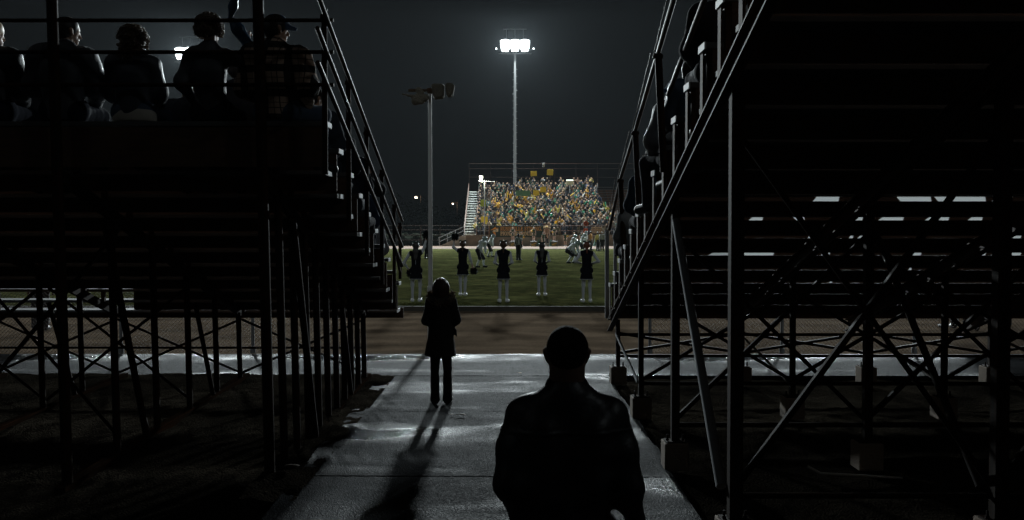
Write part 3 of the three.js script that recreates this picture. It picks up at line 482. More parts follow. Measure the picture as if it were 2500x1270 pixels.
{ // banner
  const W = 1024, H = 224, cv = document.createElement('canvas'); cv.width = W; cv.height = H; const c = cv.getContext('2d');
  c.fillStyle = '#28352d'; c.fillRect(0, 0, W, H); c.fillStyle = '#8a5a2a'; c.fillRect(0, 0, 9, H); c.fillRect(W - 9, 0, 9, H);
  const word = (s, y, wid, col) => { c.fillStyle = col; c.font = 'bold 96px serif'; c.save(); const m = c.measureText(s).width; c.translate(208, y); c.scale(wid / m, 1.08); c.lineWidth = 2.5; c.strokeStyle = col; c.lineJoin = 'miter'; c.fillText(s, 0, 0); c.strokeText(s, 0, 0); c.restore(); };
  word('RUSHVILLE STRONG.', 98, 782, '#b97f42'); word('PIONEER PROUD.', 192, 622, '#c4a680');
  const poly = (p, col) => { c.fillStyle = col; c.beginPath(); p.forEach(([x, y], i) => (i ? c.lineTo(x, y) : c.moveTo(x, y))); c.closePath(); c.fill(); };
  poly([[22, 92], [70, 60], [128, 20], [120, 48], [190, 46], [130, 66], [60, 84]], '#e0933e'); poly([[60, 110], [150, 62], [172, 70], [168, 120], [120, 122]], '#ead9b8'); poly([[64, 122], [120, 130], [130, 200], [104, 176]], '#e0933e');
  c.fillStyle = '#2e4137'; [[96, 88, 60], [110, 104, 50]].forEach(([x, y, w]) => c.fillRect(x, y, w, 6)); [112, 128, 146].forEach((x) => c.fillRect(x, 72, 5, 46));
  const map = new THREE.CanvasTexture(cv); map.colorSpace = THREE.SRGBColorSpace; map.anisotropy = 8;
  const a = at(1194, 551, FD - 0.2), b = at(1328, 579, FD - 0.2), g = new THREE.PlaneGeometry(b.x - a.x, a.y - b.y, 24, 4), p = g.attributes.position;
  for (let i = 0; i < p.count; i++) p.setZ(i, 0.03 * Math.sin(p.getX(i) * 2.3 + p.getY(i)));
  g.computeVertexNormals();
  const t = tag(obj('banner', g.translate((a.x + b.x) / 2, (a.y + b.y) / 2, -FD + 0.33), new THREE.MeshStandardMaterial({ map, roughness: 0.8, side: THREE.DoubleSide })), 'dark green banner with gold slab lettering hung on the far stand railing', 'banner');
}
// signs, lamps and small fixtures round the far stand
{
  const signM = mat([0.5, 0.36, 0.025], 0.8), card = (px, py, w, h, d, m, label, turn = 0) => { const p = at(px, py, d); const t = thing('sign_card', label, 'sign', [p.x, p.y, p.z]); obj('card', box(w, h, 0.03, 0, 0, 0, 0.008), m, t).rotation.z = turn; obj('stick', box(0.05, h * 0.9, 0.02, 0, -h * 0.75, -0.03), M.wood, t); return t; };
  card(1303, 424, 0.85, 0.68, 129, signM, 'yellow card held above the crowd, left of the tall pair at the top', 0.03);
  card(1343, 421, 0.85, 0.78, 129.5, signM, 'highest yellow card, held up at the back of the crowd', -0.06);
  card(1326, 463, 0.82, 0.72, 125.5, signM, 'yellow card in mid crowd, right one of a touching pair', 0.02);
  card(1309, 471, 0.82, 0.7, 125, signM, 'yellow card in mid crowd, left one of a touching pair', 0.0);
  card(1182.5, 536, 0.86, 0.74, 119, signM, 'yellow card held low near the stairs and front railing', 0.01);
  card(1180, 496, 0.7, 0.85, 122, mat([0.28, 0.33, 0.03], 0.8), 'olive green card held at mid height near the stairs', -0.04);
  const gb = at(1277, 472, 125.2); tag(obj('cloth_banner', box(1.9, 0.75, 0.03, gb.x, gb.y, gb.z), mat([0.07, 0.16, 0.1], 0.85)), 'dark green cloth banner stretched between fans in mid crowd', 'banner');
  const wp = at(1391, 445, 127.5), wt = thing('reflecting_board', 'white board with a strip glowing as reflected floodlight standing in the upper crowd', 'sign', [wp.x, wp.y, wp.z]);
  obj('board', box(0.95, 0.62, 0.06, 0, -0.05, 0, 0.01), mat([0.6, 0.62, 0.5], 0.7), wt); obj('reflection_strip', box(0.95, 0.14, 0.08, 0, 0.27, 0.02, 0.02), new THREE.MeshStandardMaterial({ color: 0xffffff, emissive: lin(0.85, 1, 0.9), emissiveIntensity: 1.4 }), wt); obj('bracket', tube(V(0, -0.3, 0), V(0, -1.4, 0), 0.04), M.galv, wt);  // the strip glows in place of floodlight reflected by the board
  const lp = at(1174.5, 437, 117), lt = thing('lantern_pole', 'thin pole with glowing lantern in front of the far stand stairs', 'lamp pole', [at(1183, 500, 117).x, 0, -117]);
  obj('pole', tube(V(0, 0, 0), V(0, lp.y - 0.15, 0), 0.055), M.galv, lt);
  const dx = lp.x - lt.position.x;
  obj('lamp_glass', new THREE.CylinderGeometry(0.24, 0.14, 0.72, 14).translate(dx, lp.y, 0), new THREE.MeshStandardMaterial({ color: 0xffffff, emissive: lin(0.95, 1, 0.72), emissiveIntensity: 2.2 }), lt);
  obj('arm', bar(V(dx - 0.3, lp.y - 0.28, 0), V(dx + 1.75, lp.y - 0.36, 0), 0.05, 0.05), M.galv, lt);
  obj('small_lamp', Array.from({ length: 9 }, (_, i) => new THREE.SphereGeometry(rr(0.025, 0.055), 8, 6).translate(dx - 0.25 + i * 0.23, lp.y - 0.26 - 0.008 * i, 0.06)), new THREE.MeshStandardMaterial({ color: 0xffffff, emissive: lin(0.9, 0.95, 1), emissiveIntensity: 0.9 }), lt);
  const pl = new THREE.PointLight(lin(0.95, 1, 0.75), 40); pl.position.set(lp.x, lp.y, -116.5); pl.shadow.radius = 8; pl.castShadow = true; scene.add(pl);
  const cp = at(1327, 403, 132), ct = thing('loudspeaker', 'small pale loudspeaker box on the back rail of the far stand', 'loudspeaker', [cp.x, cp.y, cp.z]); obj('cabinet', box(0.28, 0.55, 0.25, 0, 0, 0, 0.02), mat([0.5, 0.52, 0.54], 0.6), ct); obj('grille', box(0.22, 0.2, 0.02, 0, -0.14, 0.13), M.alu, ct);
  // street lamps among the trees
  [[1015, 481, 165, 0.34, 0.15, 1.1, 'distant street lamp glowing above the trees, left one'], [1105.5, 497, 185, 0.2, 0.17, 0.7, 'smaller distant street lamp glowing beside the far stand']].forEach(([px, py, d, w, h, e, label]) => {
    const p = at(px, py, d), t = thing('street_lamp', label, 'street lamp', [p.x, 0, -d]); obj('pole', [tube(V(0.9, 0, 0), V(0.9, p.y + 0.3, 0), 0.09), tube(V(0.9, p.y + 0.3, 0), V(0, p.y + 0.12, 0), 0.05)], M.steel, t);
    obj('lamp_glass', new THREE.SphereGeometry(1, 14, 10).scale(w, h, w).translate(0, p.y, 0), new THREE.MeshStandardMaterial({ color: 0xffffff, emissive: lin(1, 0.82, 0.6), emissiveIntensity: e }), t);
    const l = new THREE.PointLight(lin(1, 0.8, 0.55), 18); l.position.set(p.x, p.y - h - 0.1, -d + 0.1); l.shadow.radius = 6; l.castShadow = true; scene.add(l);
  });
}
{ // perimeter fence and trees on the far left
  const t = thing('rail_fence', 'dark rail fence along the far edge of the track, left of the stand', 'fence', [0, 0, -121]);
  for (const y of [2.75, 2.2, 1.55, 0.9]) obj('rail', tube(V(-32, y, 0), V(-6.6, y, 0), 0.05), M.steel, t);
  for (let i = 0; i < 11; i++) obj('post', tube(V(-32 + i * 2.5, 0, 0), V(-32 + i * 2.5, 2.8, 0), 0.06), M.steel, t);
  const hedge = tag(obj('hedge', net([[-32, 0.6, 0, 0.9, -7.5, 0.6, 0, 0.9, 0.8]], 0.16, { amp: 0.35, noise: (x, y, z) => v3(x * 1.7, y * 1.7, z * 1.7) + 0.6 * v3(x * 4, y * 4, z * 4) }), new THREE.MeshPhysicalMaterial({ color: lin(0.014, 0.016, 0.012), roughness: 1, specularIntensity: 0 })), 'low dark hedge behind the rail fence left of the far stand', 'hedge'); hedge.position.set(0, 0.2, -123);
  const leaf = new THREE.MeshPhysicalMaterial({ color: lin(0.024, 0.028, 0.02), roughness: 1, specularIntensity: 0.05, side: THREE.DoubleSide });
  [[985, 470, 150, 5.2, 'broad dark tree at the far left, nearest the aisle railing'], [1040, 490, 146, 4.6, 'round dark tree behind the slim lamp pole'], [1088, 505, 152, 4.2, 'small dark tree left of the far stand stairs'], [1120, 488, 165, 4.4, 'dark tree just behind the far stand stairs'], [940, 480, 158, 6, 'dark tree mostly hidden by the left railing']].forEach(([px, py, d, R, label]) => {
    const p = at(px, py, d), T = thing('tree', label, 'tree', [p.x, 0, -d]), H = p.y, limb = [], q = [];
    const cl = Array.from({ length: 26 }, () => { const a = rr(0, 6.28), u = rr(-1, 1), k = Math.cbrt(rr(0.15, 1)); return [Math.cos(a) * Math.sqrt(1 - u * u) * R * k, Math.max(1.4, H - R * 0.85 + u * R * 0.8 * k), Math.sin(a) * Math.sqrt(1 - u * u) * R * k * 0.8, rr(0.9, 1.6)]; });
    limb.push(tube(V(0, 0, 0), V(0, H - R * 0.7, 0), 0.26, 8, 0.14)); cl.slice(0, 12).forEach((c) => limb.push(tube(V(0, H - R * 1.2, 0), V(c[0], c[1], c[2]), 0.09, 5, 0.03)));
    obj('trunk', limb, M.steel, T);
    for (const c of cl) for (let i = 0; i < 95; i++) { const dir = V(rr(-1, 1), rr(-1, 1), rr(-1, 1)).normalize().multiplyScalar(c[3] * Math.cbrt(rnd())); const s = rr(0.1, 0.24); q.push(new THREE.PlaneGeometry(s, s * 1.5).rotateX(rr(0, 6)).rotateY(rr(0, 6)).translate(c[0] + dir.x, c[1] + dir.y, c[2] + dir.z)); }
    obj('crown', q, leaf, T).userData.kind = 'stuff';
  });
}

// ------------------------------------------------------------------ people close by
const PI = Math.PI;
{ // man in the leather jacket, 4 m away, walking off with his left hand in his pocket
  const p = at(1384, 797, 4), s = 1.0;
  const pose = { hs: 0.9, nr: 0.076, head: [0, 1.772, 0.0], neck: [0, 1.58, -0.03], chest: [0, 1.38, -0.02], pelvis: [0.005, 1.04, 0], shL: [0.19, 1.505, -0.02], shR: [-0.185, 1.5, -0.02], elL: [0.235, 1.24, -0.1], wrL: [0.17, 1.02, 0.03], elR: [-0.255, 1.2, -0.03], wrR: [-0.325, 0.95, 0.05],
    hipL: [0.095, 1.0, 0], hipR: [-0.095, 1.0, 0], knL: [0.11, 0.54, 0.1], knR: [-0.1, 0.54, 0.0], anL: [0.12, 0.085, 0.16], anR: [-0.1, 0.12, -0.2], toL: [0.14, 0.035, 0.35], toR: [-0.12, 0.035, -0.03] };
  person({ label: 'man in black leather jacket seen from behind, close on the wet path', pos: [p.x, 0, -4], turn: PI, scale: s, pose, cell: 0.011, build: 1.0, skin: M.skinDark, hands: 'LR', curl: 0.5, parts: (J) => {
    const { P } = headBones(J, 0.001);
    const jk = [cap([0, 1.08, 0], 0.19, [0, 1.38, -0.01], 0.18, 0.72), cap([0, 1.38, -0.01], 0.17, [0, 1.5, -0.02], 0.13, 0.74), cap([0.15, 1.5, -0.025], 0.07, [-0.15, 1.495, -0.025], 0.07, 1.0), cap([0.14, 1.525, -0.03], 0.055, [0, 1.6, -0.035], 0.07), cap([-0.14, 1.52, -0.03], 0.055, [0, 1.6, -0.035], 0.07),
      ...['L', 'R'].flatMap((q) => [cap(J['sh' + q], 0.07, mix(J['sh' + q], J['el' + q], 0.5), 0.076), cap(mix(J['sh' + q], J['el' + q], 0.5), 0.074, J['el' + q], 0.063), cap(J['el' + q], 0.063, mix(J['el' + q], J['wr' + q], 0.9), 0.048)]),
      cap([0.11, 1.46, -0.1], 0.06, [0.1, 1.2, -0.11], 0.05), cap([-0.11, 1.46, -0.1], 0.06, [-0.1, 1.2, -0.11], 0.05)];
    const fold = (x, y, z) => 0.65 * Math.sin(y * 34 + 5 * v3(x * 5, y * 4, z * 5)) * Math.max(0, v3(x * 4 + 3, y * 2.5, z * 4)) + 0.5 * v3(x * 9, y * 4, z * 9) + 0.25 * v3(x * 24, y * 9, z * 24) + (Math.abs(y - 1.46) < 0.008 ? -0.35 : 0);
    return [
      { name: 'jacket', bones: jk, k: 0.07, amp: 0.012, noise: fold, mat: M.leather, clip: [[0, 1, 0, 0.93]] },
      { name: 'collar', bones: [cap([0.052, 1.652, -0.015], 0.032, [-0.052, 1.648, -0.015], 0.032, 1.9), cap([0.058, 1.61, -0.02], 0.042, [-0.058, 1.61, -0.02], 0.042, 1.5)], mat: cloth(0.006, 0.006, 0.007), k: 0.03, amp: 0.004, cell: 0.009 },
      { name: 'trousers', bones: legBones(J, 0.022), mat: cloth(0.012, 0.012, 0.015), amp: 0.006 },
      { name: 'shoe', bones: shoeBones(J), mat: M.leather, clip: [[0, 1, 0, 0.002]] },
      { name: 'hair', bones: [cap(P(0, 0.03, -0.03), 0.08, P(0, 0.042, 0.012), 0.077), cap(P(0, -0.02, -0.045), 0.066, P(0, 0.03, -0.03), 0.08)], mat: M.crop, amp: 0.0025, cell: 0.008, clip: [[0, 1, -0.5, J.head[1] - 0.05]] },
    ];
  } });
}
{ // woman in the parka
  const p = onGround(1077, 985);
  const pose = { pelvis: [0, 0.93, 0], chest: [0, 1.24, 0], neck: [0, 1.42, -0.01], head: [0, 1.55, 0.02], shL: [0.15, 1.37, 0], elL: [0.19, 1.11, 0.02], wrL: [0.04, 1.22, 0.2], shR: [-0.15, 1.37, 0], elR: [-0.2, 1.12, 0.0], wrR: [-0.04, 1.27, 0.19], hipL: [0.062, 0.88, 0], hipR: [-0.062, 0.88, 0], knL: [0.085, 0.48, 0.02], knR: [-0.085, 0.48, 0.03], anL: [0.08, 0.08, -0.02], anR: [-0.085, 0.08, 0.0], toL: [0.1, 0.035, 0.15], toR: [-0.1, 0.035, 0.17] };
  person({ label: 'woman in dark parka with fur trimmed hood standing alone on the wet path', pos: [p.x, 0, p.z], turn: PI, pose, cell: 0.014, scale: 0.985, hands: 'LR', curl: 0.8, parts: (J) => {
    const coat = [cap([0, 0.66, 0], 0.212, [0, 1.0, 0], 0.155, 0.72), cap([0, 1.0, 0], 0.155, [0, 1.25, -0.01], 0.15, 0.8), cap([0, 1.25, -0.01], 0.14, [0, 1.39, -0.01], 0.09, 0.85), cap([0.11, 1.355, 0], 0.075, [-0.11, 1.355, 0], 0.075),
      ...['L', 'R'].flatMap((q) => [cap(J['sh' + q], 0.062, J['el' + q], 0.06), cap(J['el' + q], 0.058, mix(J['el' + q], J['wr' + q], 0.85), 0.045)]), cap([-0.19, 0.98, -0.02], 0.02, [-0.215, 0.9, -0.02], 0.008)];
    const fur = [], tuft = (x, y, z, n) => { for (let i = 0; i < n; i++) { const d = V(rr(-1, 1), rr(-0.5, 1), rr(-1, 1)).normalize(), a = V(x + rr(-0.02, 0.02), y + rr(-0.02, 0.02), z + rr(-0.02, 0.02)); fur.push(tube(a, a.clone().addScaledVector(d, rr(0.035, 0.07)), 0.006, 4, 0.0012)); } };
    for (let i = 0; i < 46; i++) { const a = PI * (-0.08 + 1.16 * i / 45); tuft(0.15 * Math.cos(a), 1.45 - 0.1 * Math.sin(a), 0.02 - 0.16 * Math.sin(a), 22); }
    return [
      { name: 'parka', bones: coat, k: 0.045, amp: 0.012, mat: cloth(0.018, 0.014, 0.012), clip: [[0, 1, 0, 0.64]] },
      { name: 'hood', bones: [cap([0.12, 1.43, -0.02], 0.036, [0.07, 1.37, -0.1], 0.05), cap([-0.12, 1.43, -0.02], 0.036, [-0.07, 1.37, -0.1], 0.05), cap([0.07, 1.36, -0.1], 0.055, [-0.07, 1.36, -0.1], 0.055)], mat: cloth(0.02, 0.015, 0.012), amp: 0.008 },
      { name: 'fur_trim', geo: merged(fur), mat: new THREE.MeshPhysicalMaterial({ color: lin(0.26, 0.18, 0.12), roughness: 0.8, transmission: 0.3, thickness: 0 }) },
      { name: 'trousers', bones: [...legBones(J, 0.002), ...['L', 'R'].map((q) => cap(mix(J['kn' + q], J['an' + q], 0.3), 0.058, off(J['an' + q], 0, -0.02, -0.01), 0.066))], mat: cloth(0.012, 0.012, 0.016), k: 0.015, amp: 0.006, clip: [[0, 1, 0, 0.03]] },
      { name: 'boot', bones: shoeBones(J), mat: M.leather, clip: [[0, 1, 0, 0.002]] },
      { name: 'hair', bones: hairBones(J, 'bob').slice(0, 5), mat: M.hairBrown, amp: 0.006, k: 0.045, cell: 0.011, noise: (x, y, z) => 0.6 * v3(x * 60, y * 7, z * 60) + 0.6 * v3(x * 16, y * 5, z * 16) },
    ];
  } });
}
// ------------------------------------------------------------------ spectators on the left bleacher; px is where the figure sits in the photograph, row is its seat
function sitter(o) {
  const { y, d } = o.right ? RROW(o.row) : LROW(o.row), p = at(o.px, 560, d - 0.02);
  return person({ seated: true, pos: [p.x, y + 0.004, -d + 0.02], turn: PI + (o.yaw ?? 0), group: 'spectators seated on the bleachers', cell: 0.018, ...o });
}
const curlM = new THREE.MeshPhysicalMaterial({ color: lin(0.2, 0.13, 0.075), roughness: 0.5, transmission: 0.5, thickness: 0 });
const jeans = cloth(0.06, 0.09, 0.14), darkTop = cloth(0.012, 0.014, 0.02);
const dress = (top, trousers, hair, style, more = {}) => (J) => [
  { name: 'jacket', bones: topBones(J, more.e ?? 0.03, more.o ?? {}), mat: top, amp: more.amp ?? 0.011, k: 0.06, clip: [[0, 1, 0, J.pelvis[1] - 0.1]] },
  { name: 'trousers', bones: legBones(J, 0.018), mat: trousers, amp: 0.008 }, { name: 'shoe', bones: shoeBones(J), mat: M.leather },
  ...(hair ? [{ name: 'hair', bones: hairBones(J, style), mat: hair, amp: more.hairAmp ?? 0.006, k: 0.04, noise: more.hairNoise }] : []), ...(more.extra ? more.extra(J) : []),
];
function curls(J, n, r0, r1, spread, down = 0, cut = -9) { const { P } = headBones(J, 0.001), g = []; for (let i = 0; i < n; i++) { const a = rr(0, 6.28), u = rr(-0.55, 1), k = Math.sqrt(1 - u * u), q = P(Math.cos(a) * k * spread * 0.92, 0.03 + u * spread * 0.95 - (u < 0 ? down * rnd() : 0), -0.02 + Math.sin(a) * k * spread); if (Math.sin(a) * k > 0.55 && u < 0.45) continue; if (q[1] < cut) continue; const t = new THREE.TorusGeometry(rr(r0, r1), 0.0045, 4, 9, rr(3, 5.5)); t.rotateX(rr(0, 6)).rotateY(rr(0, 6)).translate(...q); g.push(t); } return merged(g); }
const capBones = (J) => { const { P } = headBones(J, 0.001); return [cap(P(0, 0.045, -0.03), 0.092, P(0, 0.05, 0.012), 0.09), cap(P(-0.035, 0.04, 0.09), 0.018, P(-0.03, 0.025, 0.165), 0.012), cap(P(0.035, 0.04, 0.09), 0.018, P(0.03, 0.025, 0.165), 0.012), cap(P(0, 0.042, 0.1), 0.018, P(0, 0.027, 0.175), 0.012)]; };
fig.cell = 0.016;
sitter({ row: 0, px: -22, scale: 1.06, cell: 0.015, label: 'spectator in dark top cut off by the left edge on the top row', parts: dress(fuzzy(0.02, 0.024, 0.03), M.dark, M.hairBlond, 'long'), pose: { face: -0.5 } });
sitter({ row: 0, px: 155, scale: 1.08, cell: 0.015, label: 'man in dark hooded jacket with short hair, second from the left on the top row', pose: { face: -0.75, head: [-0.02, 0.79, 0.1], neck: [-0.005, 0.63, 0.06], chest: [0, 0.44, 0.01], elL: [0.27, 0.31, 0.06], elR: [-0.28, 0.31, 0.1], shL: [0.2, 0.55, 0.03], shR: [-0.2, 0.55, 0.03] }, parts: dress(fuzzy(0.05, 0.055, 0.065), M.dark, M.hairBlack, 'short', { e: 0.042, amp: 0.016, hairAmp: 0.002, extra: (J) => [{ name: 'hood', bones: [cap([0.09, 0.63, -0.01], 0.06, [-0.09, 0.63, -0.01], 0.06), cap([0.07, 0.58, -0.07], 0.06, [-0.07, 0.58, -0.07], 0.06)], mat: cloth(0.035, 0.04, 0.048), amp: 0.012 }] }) });
sitter({ row: 0, px: 326, scale: 0.99, cell: 0.015, label: 'woman with long frizzy hair and pale shirt hem, middle of the top row', pose: { head: [0, 0.755, 0.06], shL: [0.165, 0.54, 0.04], shR: [-0.165, 0.54, 0.04], elL: [0.215, 0.28, 0.1], elR: [-0.215, 0.28, 0.1] }, parts: dress(fuzzy(0.028, 0.034, 0.05), jeans, M.hairBrown, 'bob', { e: 0.034, amp: 0.014, hairAmp: 0.012, extra: (J) => [{ name: 'hair_curls', geo: curls(J, 800, 0.014, 0.03, 0.132, 0.22), mat: curlM }, { name: 'shirt_hem', bones: [cap([0.04, 0.06, 0.02], 0.15, [-0.06, 0.03, 0.02], 0.165, 0.72)], mat: cloth(0.5, 0.46, 0.4), amp: 0.01, clip: [[0, 1, 0, 0.0], [0, -1, 0, -0.13]] }] }) });
const blueM = mat([0.03, 0.1, 0.2], 0.35);
sitter({ row: 0, px: 517, scale: 0.98, cell: 0.013, hands: 'R', curl: 1, label: 'young man with curly hair in dark shirt raising one arm on the top row', pose: { head: [0, 0.87, 0.02], neck: [0, 0.7, 0.0], chest: [0, 0.47, -0.02], shL: [0.17, 0.61, -0.02], shR: [-0.17, 0.61, -0.02], elL: [0.26, 0.37, -0.05], wrL: [0.2, 0.2, 0.2], elR: [-0.4, 0.56, -0.02], wrR: [-0.34, 0.77, 0.06], face: -0.4 }, parts: dress(fuzzy(0.035, 0.038, 0.045), M.dark, M.hairBrown, 'short', { e: 0.018, o: { sleeves: 1 }, extra: (J) => [{ name: 'hair_curls', geo: curls(J, 1100, 0.012, 0.026, 0.128, 0.03), mat: curlM }] }) });
{ // the blue noise stick in his hand
  const d = 8.85, a = at(600, 100, d), b = at(562, 44, d - 0.04), c = at(575, -12, d - 0.08), t = thing('noise_stick', 'bent blue noise stick held up by the curly haired young man', 'noise stick', [a.x, a.y, a.z]), L = (p) => p.clone().sub(a).toArray();
  obj('lower_half', net([cap(L(a.clone().lerp(b, -0.12)), 0.048, L(a.clone().lerp(b, 0.5)), 0.06, 0.8), cap(L(a.clone().lerp(b, 0.5)), 0.06, L(b), 0.02, 0.7)], 0.011, { k: 0.03, amp: 0.006 }), blueM, t);
  obj('upper_half', net([cap(L(b), 0.018, L(b.clone().lerp(c, 0.5)), 0.04, 0.8), cap(L(b.clone().lerp(c, 0.5)), 0.04, L(c), 0.032, 0.8)], 0.011, { k: 0.03, amp: 0.005 }), blueM, t);
}
sitter({ row: 0, px: 676, scale: 1.07, cell: 0.014, label: 'man in plaid flannel shirt and blue cap at the aisle end of the top row', pose: { face: -0.95, head: [0, 0.81, 0.06], neck: [0.01, 0.645, 0.03], chest: [0.01, 0.44, -0.01], shL: [0.21, 0.565, 0], shR: [-0.215, 0.565, 0], elL: [0.28, 0.3, 0.05], elR: [-0.29, 0.31, 0.0], wrR: [-0.2, 0.13, 0.2], knR: [-0.33, 0.1, 0.36], anR: [-0.3, -0.33, 0.36], toR: [-0.4, -0.39, 0.5] },
  parts: dress(M.plaid, jeans, M.hairBlack, 'short', { e: 0.04, amp: 0.018, extra: (J) => [{ name: 'cap', bones: capBones(J), mat: cloth(0.03, 0.07, 0.14), k: 0.03, amp: 0.001 }, { name: 'shirt_collar', bones: [cap([0.06, 0.655, 0.01], 0.035, [-0.05, 0.655, 0.01], 0.035, 1.6)], mat: M.plaid }] }) });
const lower = [[2, 768, 'dark haired man in denim jacket on the third row down, right of the plaid shirt', cloth(0.03, 0.045, 0.07), M.hairBlack, 'short', -0.8], [1, 588, 'dark silhouette of a person leaning forward between the two top row men', darkTop, M.hairBlack, 'short', -1.2], [1, 70, 'fair haired person one row below the top at the far left', darkTop, M.hairBlond, 'bob', 0.3], [1, 450, 'hunched person just below the glaring lamp on the second row', darkTop, M.hairBrown, 'short', 0, 0.62],
  [3, 808, 'spectator in black jacket behind the second railing post of the left bleacher', darkTop, M.hairBrown, 'short', -0.6], [4, 842, 'spectator in navy coat seen through the left railing above the middle steps', cloth(0.015, 0.02, 0.04), M.hairBlack, 'bob', -0.4], [6, 866, 'spectator in blue jacket low on the left bleacher behind the railing', cloth(0.03, 0.055, 0.11), M.hairBlack, 'short', -0.5], [8, 892, 'spectator in pale grey top near the foot of the left bleacher', cloth(0.3, 0.31, 0.32), M.hairBrown, 'short', 0]];
for (const [row, px, label, top, hair, style, face, lean] of lower) sitter({ row, px, label, cell: 0.022, pose: { face, ...(lean ? { head: [0, 0.56, 0.3], neck: [0, 0.46, 0.22], chest: [0, 0.36, 0.1], shL: [0.18, 0.42, 0.17], shR: [-0.18, 0.42, 0.17], elL: [0.24, 0.2, 0.22], elR: [-0.24, 0.2, 0.22] } : {}) }, parts: dress(top, cloth(0.02, 0.025, 0.04), hair, style) });
sitter({ row: 5, px: 862, label: 'spectator gripping the left railing with a raised bare hand', cell: 0.018, hands: 'R', curl: 1, pose: { elR: [-0.3, 0.5, 0.2], wrR: [-0.2, 0.68, 0.28] }, parts: dress(darkTop, cloth(0.02, 0.02, 0.03), M.hairBrown, 'short') });
// ------------------------------------------------------------------ spectators on the right bleacher
sitter({ right: true, row: 3, px: 1660, scale: 1.05, label: 'man in blue cap and grey jacket looking left on the right bleacher', yaw: 0.35, pose: { face: 0.5 }, parts: dress(fuzzy(0.2, 0.2, 0.21), cloth(0.02, 0.02, 0.03), M.hairBlack, 'short', { e: 0.04, extra: (J) => [{ name: 'cap', bones: capBones(J), mat: cloth(0.03, 0.08, 0.17), k: 0.03 }] }) });
sitter({ right: true, row: 2, px: 1694, scale: 0.95, label: 'spectator in dark blue above the capped man on the right bleacher', yaw: 0.2, parts: dress(fuzzy(0.03, 0.06, 0.1), cloth(0.02, 0.02, 0.03), M.hairBlack, 'bob') });
sitter({ right: true, row: 0, px: 1756, label: 'spectator in black at the top of the right bleacher edge', parts: dress(darkTop, cloth(0.02, 0.02, 0.03), M.hairBlack, 'short') });
sitter({ right: true, row: 6, px: 1588, label: 'dark haired spectator beside the hand lettered card on the right bleacher', parts: dress(cloth(0.02, 0.05, 0.09), cloth(0.02, 0.02, 0.03), M.hairBlack, 'bob') });
sitter({ right: true, row: 8, px: 1556, label: 'spectator in shaggy pale grey hood low on the right bleacher', parts: dress(cloth(0.24, 0.25, 0.26), cloth(0.02, 0.02, 0.03), null, 'short', { extra: (J) => [{ name: 'hood', bones: hairBones(J, 'bob'), mat: cloth(0.35, 0.36, 0.37), amp: 0.012 }] }) });
sitter({ right: true, row: 9, px: 1558, label: 'spectator in black coat with knit cap low on the right bleacher', parts: dress(darkTop, cloth(0.02, 0.025, 0.05), M.hairBlack, 'bob') });
{
  const p = at(1596, 418, 12.05), cv = document.createElement('canvas'); cv.width = 128; cv.height = 192; const c = cv.getContext('2d'); c.fillStyle = '#cfc0a4'; c.fillRect(0, 0, 128, 192); c.strokeStyle = '#4a4038'; c.lineWidth = 12; c.beginPath(); c.moveTo(44, 24); c.lineTo(92, 24); c.moveTo(48, 62); c.quadraticCurveTo(40, 104, 74, 108); c.quadraticCurveTo(104, 104, 98, 60); c.stroke(); c.strokeStyle = '#9a3d24'; c.beginPath(); c.moveTo(40, 130); c.lineTo(60, 176); c.lineTo(84, 132); c.lineTo(102, 172); c.stroke();
  const map = new THREE.CanvasTexture(cv); map.colorSpace = THREE.SRGBColorSpace; const g = new THREE.BoxGeometry(0.3, 0.44, 0.006);
  const t = thing('hand_sign', 'hand lettered cream card held up on the right bleacher', 'sign', [p.x + 0.03, p.y, p.z], 0.12); const m = obj('card', g, new THREE.MeshStandardMaterial({ map, roughness: 0.85 }), t); m.rotation.z = 0.12; obj('stick', box(0.02, 0.5, 0.012, 0.02, -0.38, -0.012), M.wood, t);
  const q = at(1527, 588, 14.2), cup = thing('paper_cup', 'orange paper cup tray on a low seat of the right bleacher', 'cup', [q.x, RROW(9).y + 0.002, -RROW(9).d]); obj('tray', box(0.07, 0.05, 0.07, 0, 0.025, 0, 0.006), mat([0.55, 0.14, 0.04], 0.6), cup); obj('lid', new THREE.CylinderGeometry(0.03, 0.026, 0.05, 12).translate(0, 0.07, 0), mat([0.5, 0.16, 0.06], 0.5), cup);
}
// ------------------------------------------------------------------ cheerleaders on the near side
const white = cloth(0.42, 0.44, 0.47), navy = new THREE.MeshPhysicalMaterial({ color: lin(0.004, 0.0045, 0.007), roughness: 1, specularIntensity: 0.12 });
const glint = new THREE.MeshStandardMaterial({ color: lin(0.05, 0.055, 0.06), roughness: 0.22, metalness: 0.75, side: THREE.DoubleSide });
function pomGeo(r, n) { const g = []; for (let i = 0; i < n; i++) { const d = V(rr(-1, 1), rr(-1, 1), rr(-1, 1)).normalize(), e = d.clone().multiplyScalar(r * rr(0.75, 1.12)).add(V(0, -r * 0.12, 0)); g.push(bar(d.multiplyScalar(r * 0.1), e, 0.014 * r / 0.13, 0.002)); } return merged(g); }
const pomG = pomGeo(0.145, 420);
function pom(p, label, m = glint, s = 1, g = pomG) { const t = tag(obj('pom_pom', g, m), label, 'pom pom', 'pom poms'); t.position.copy(p); t.scale.setScalar(s); return t; }
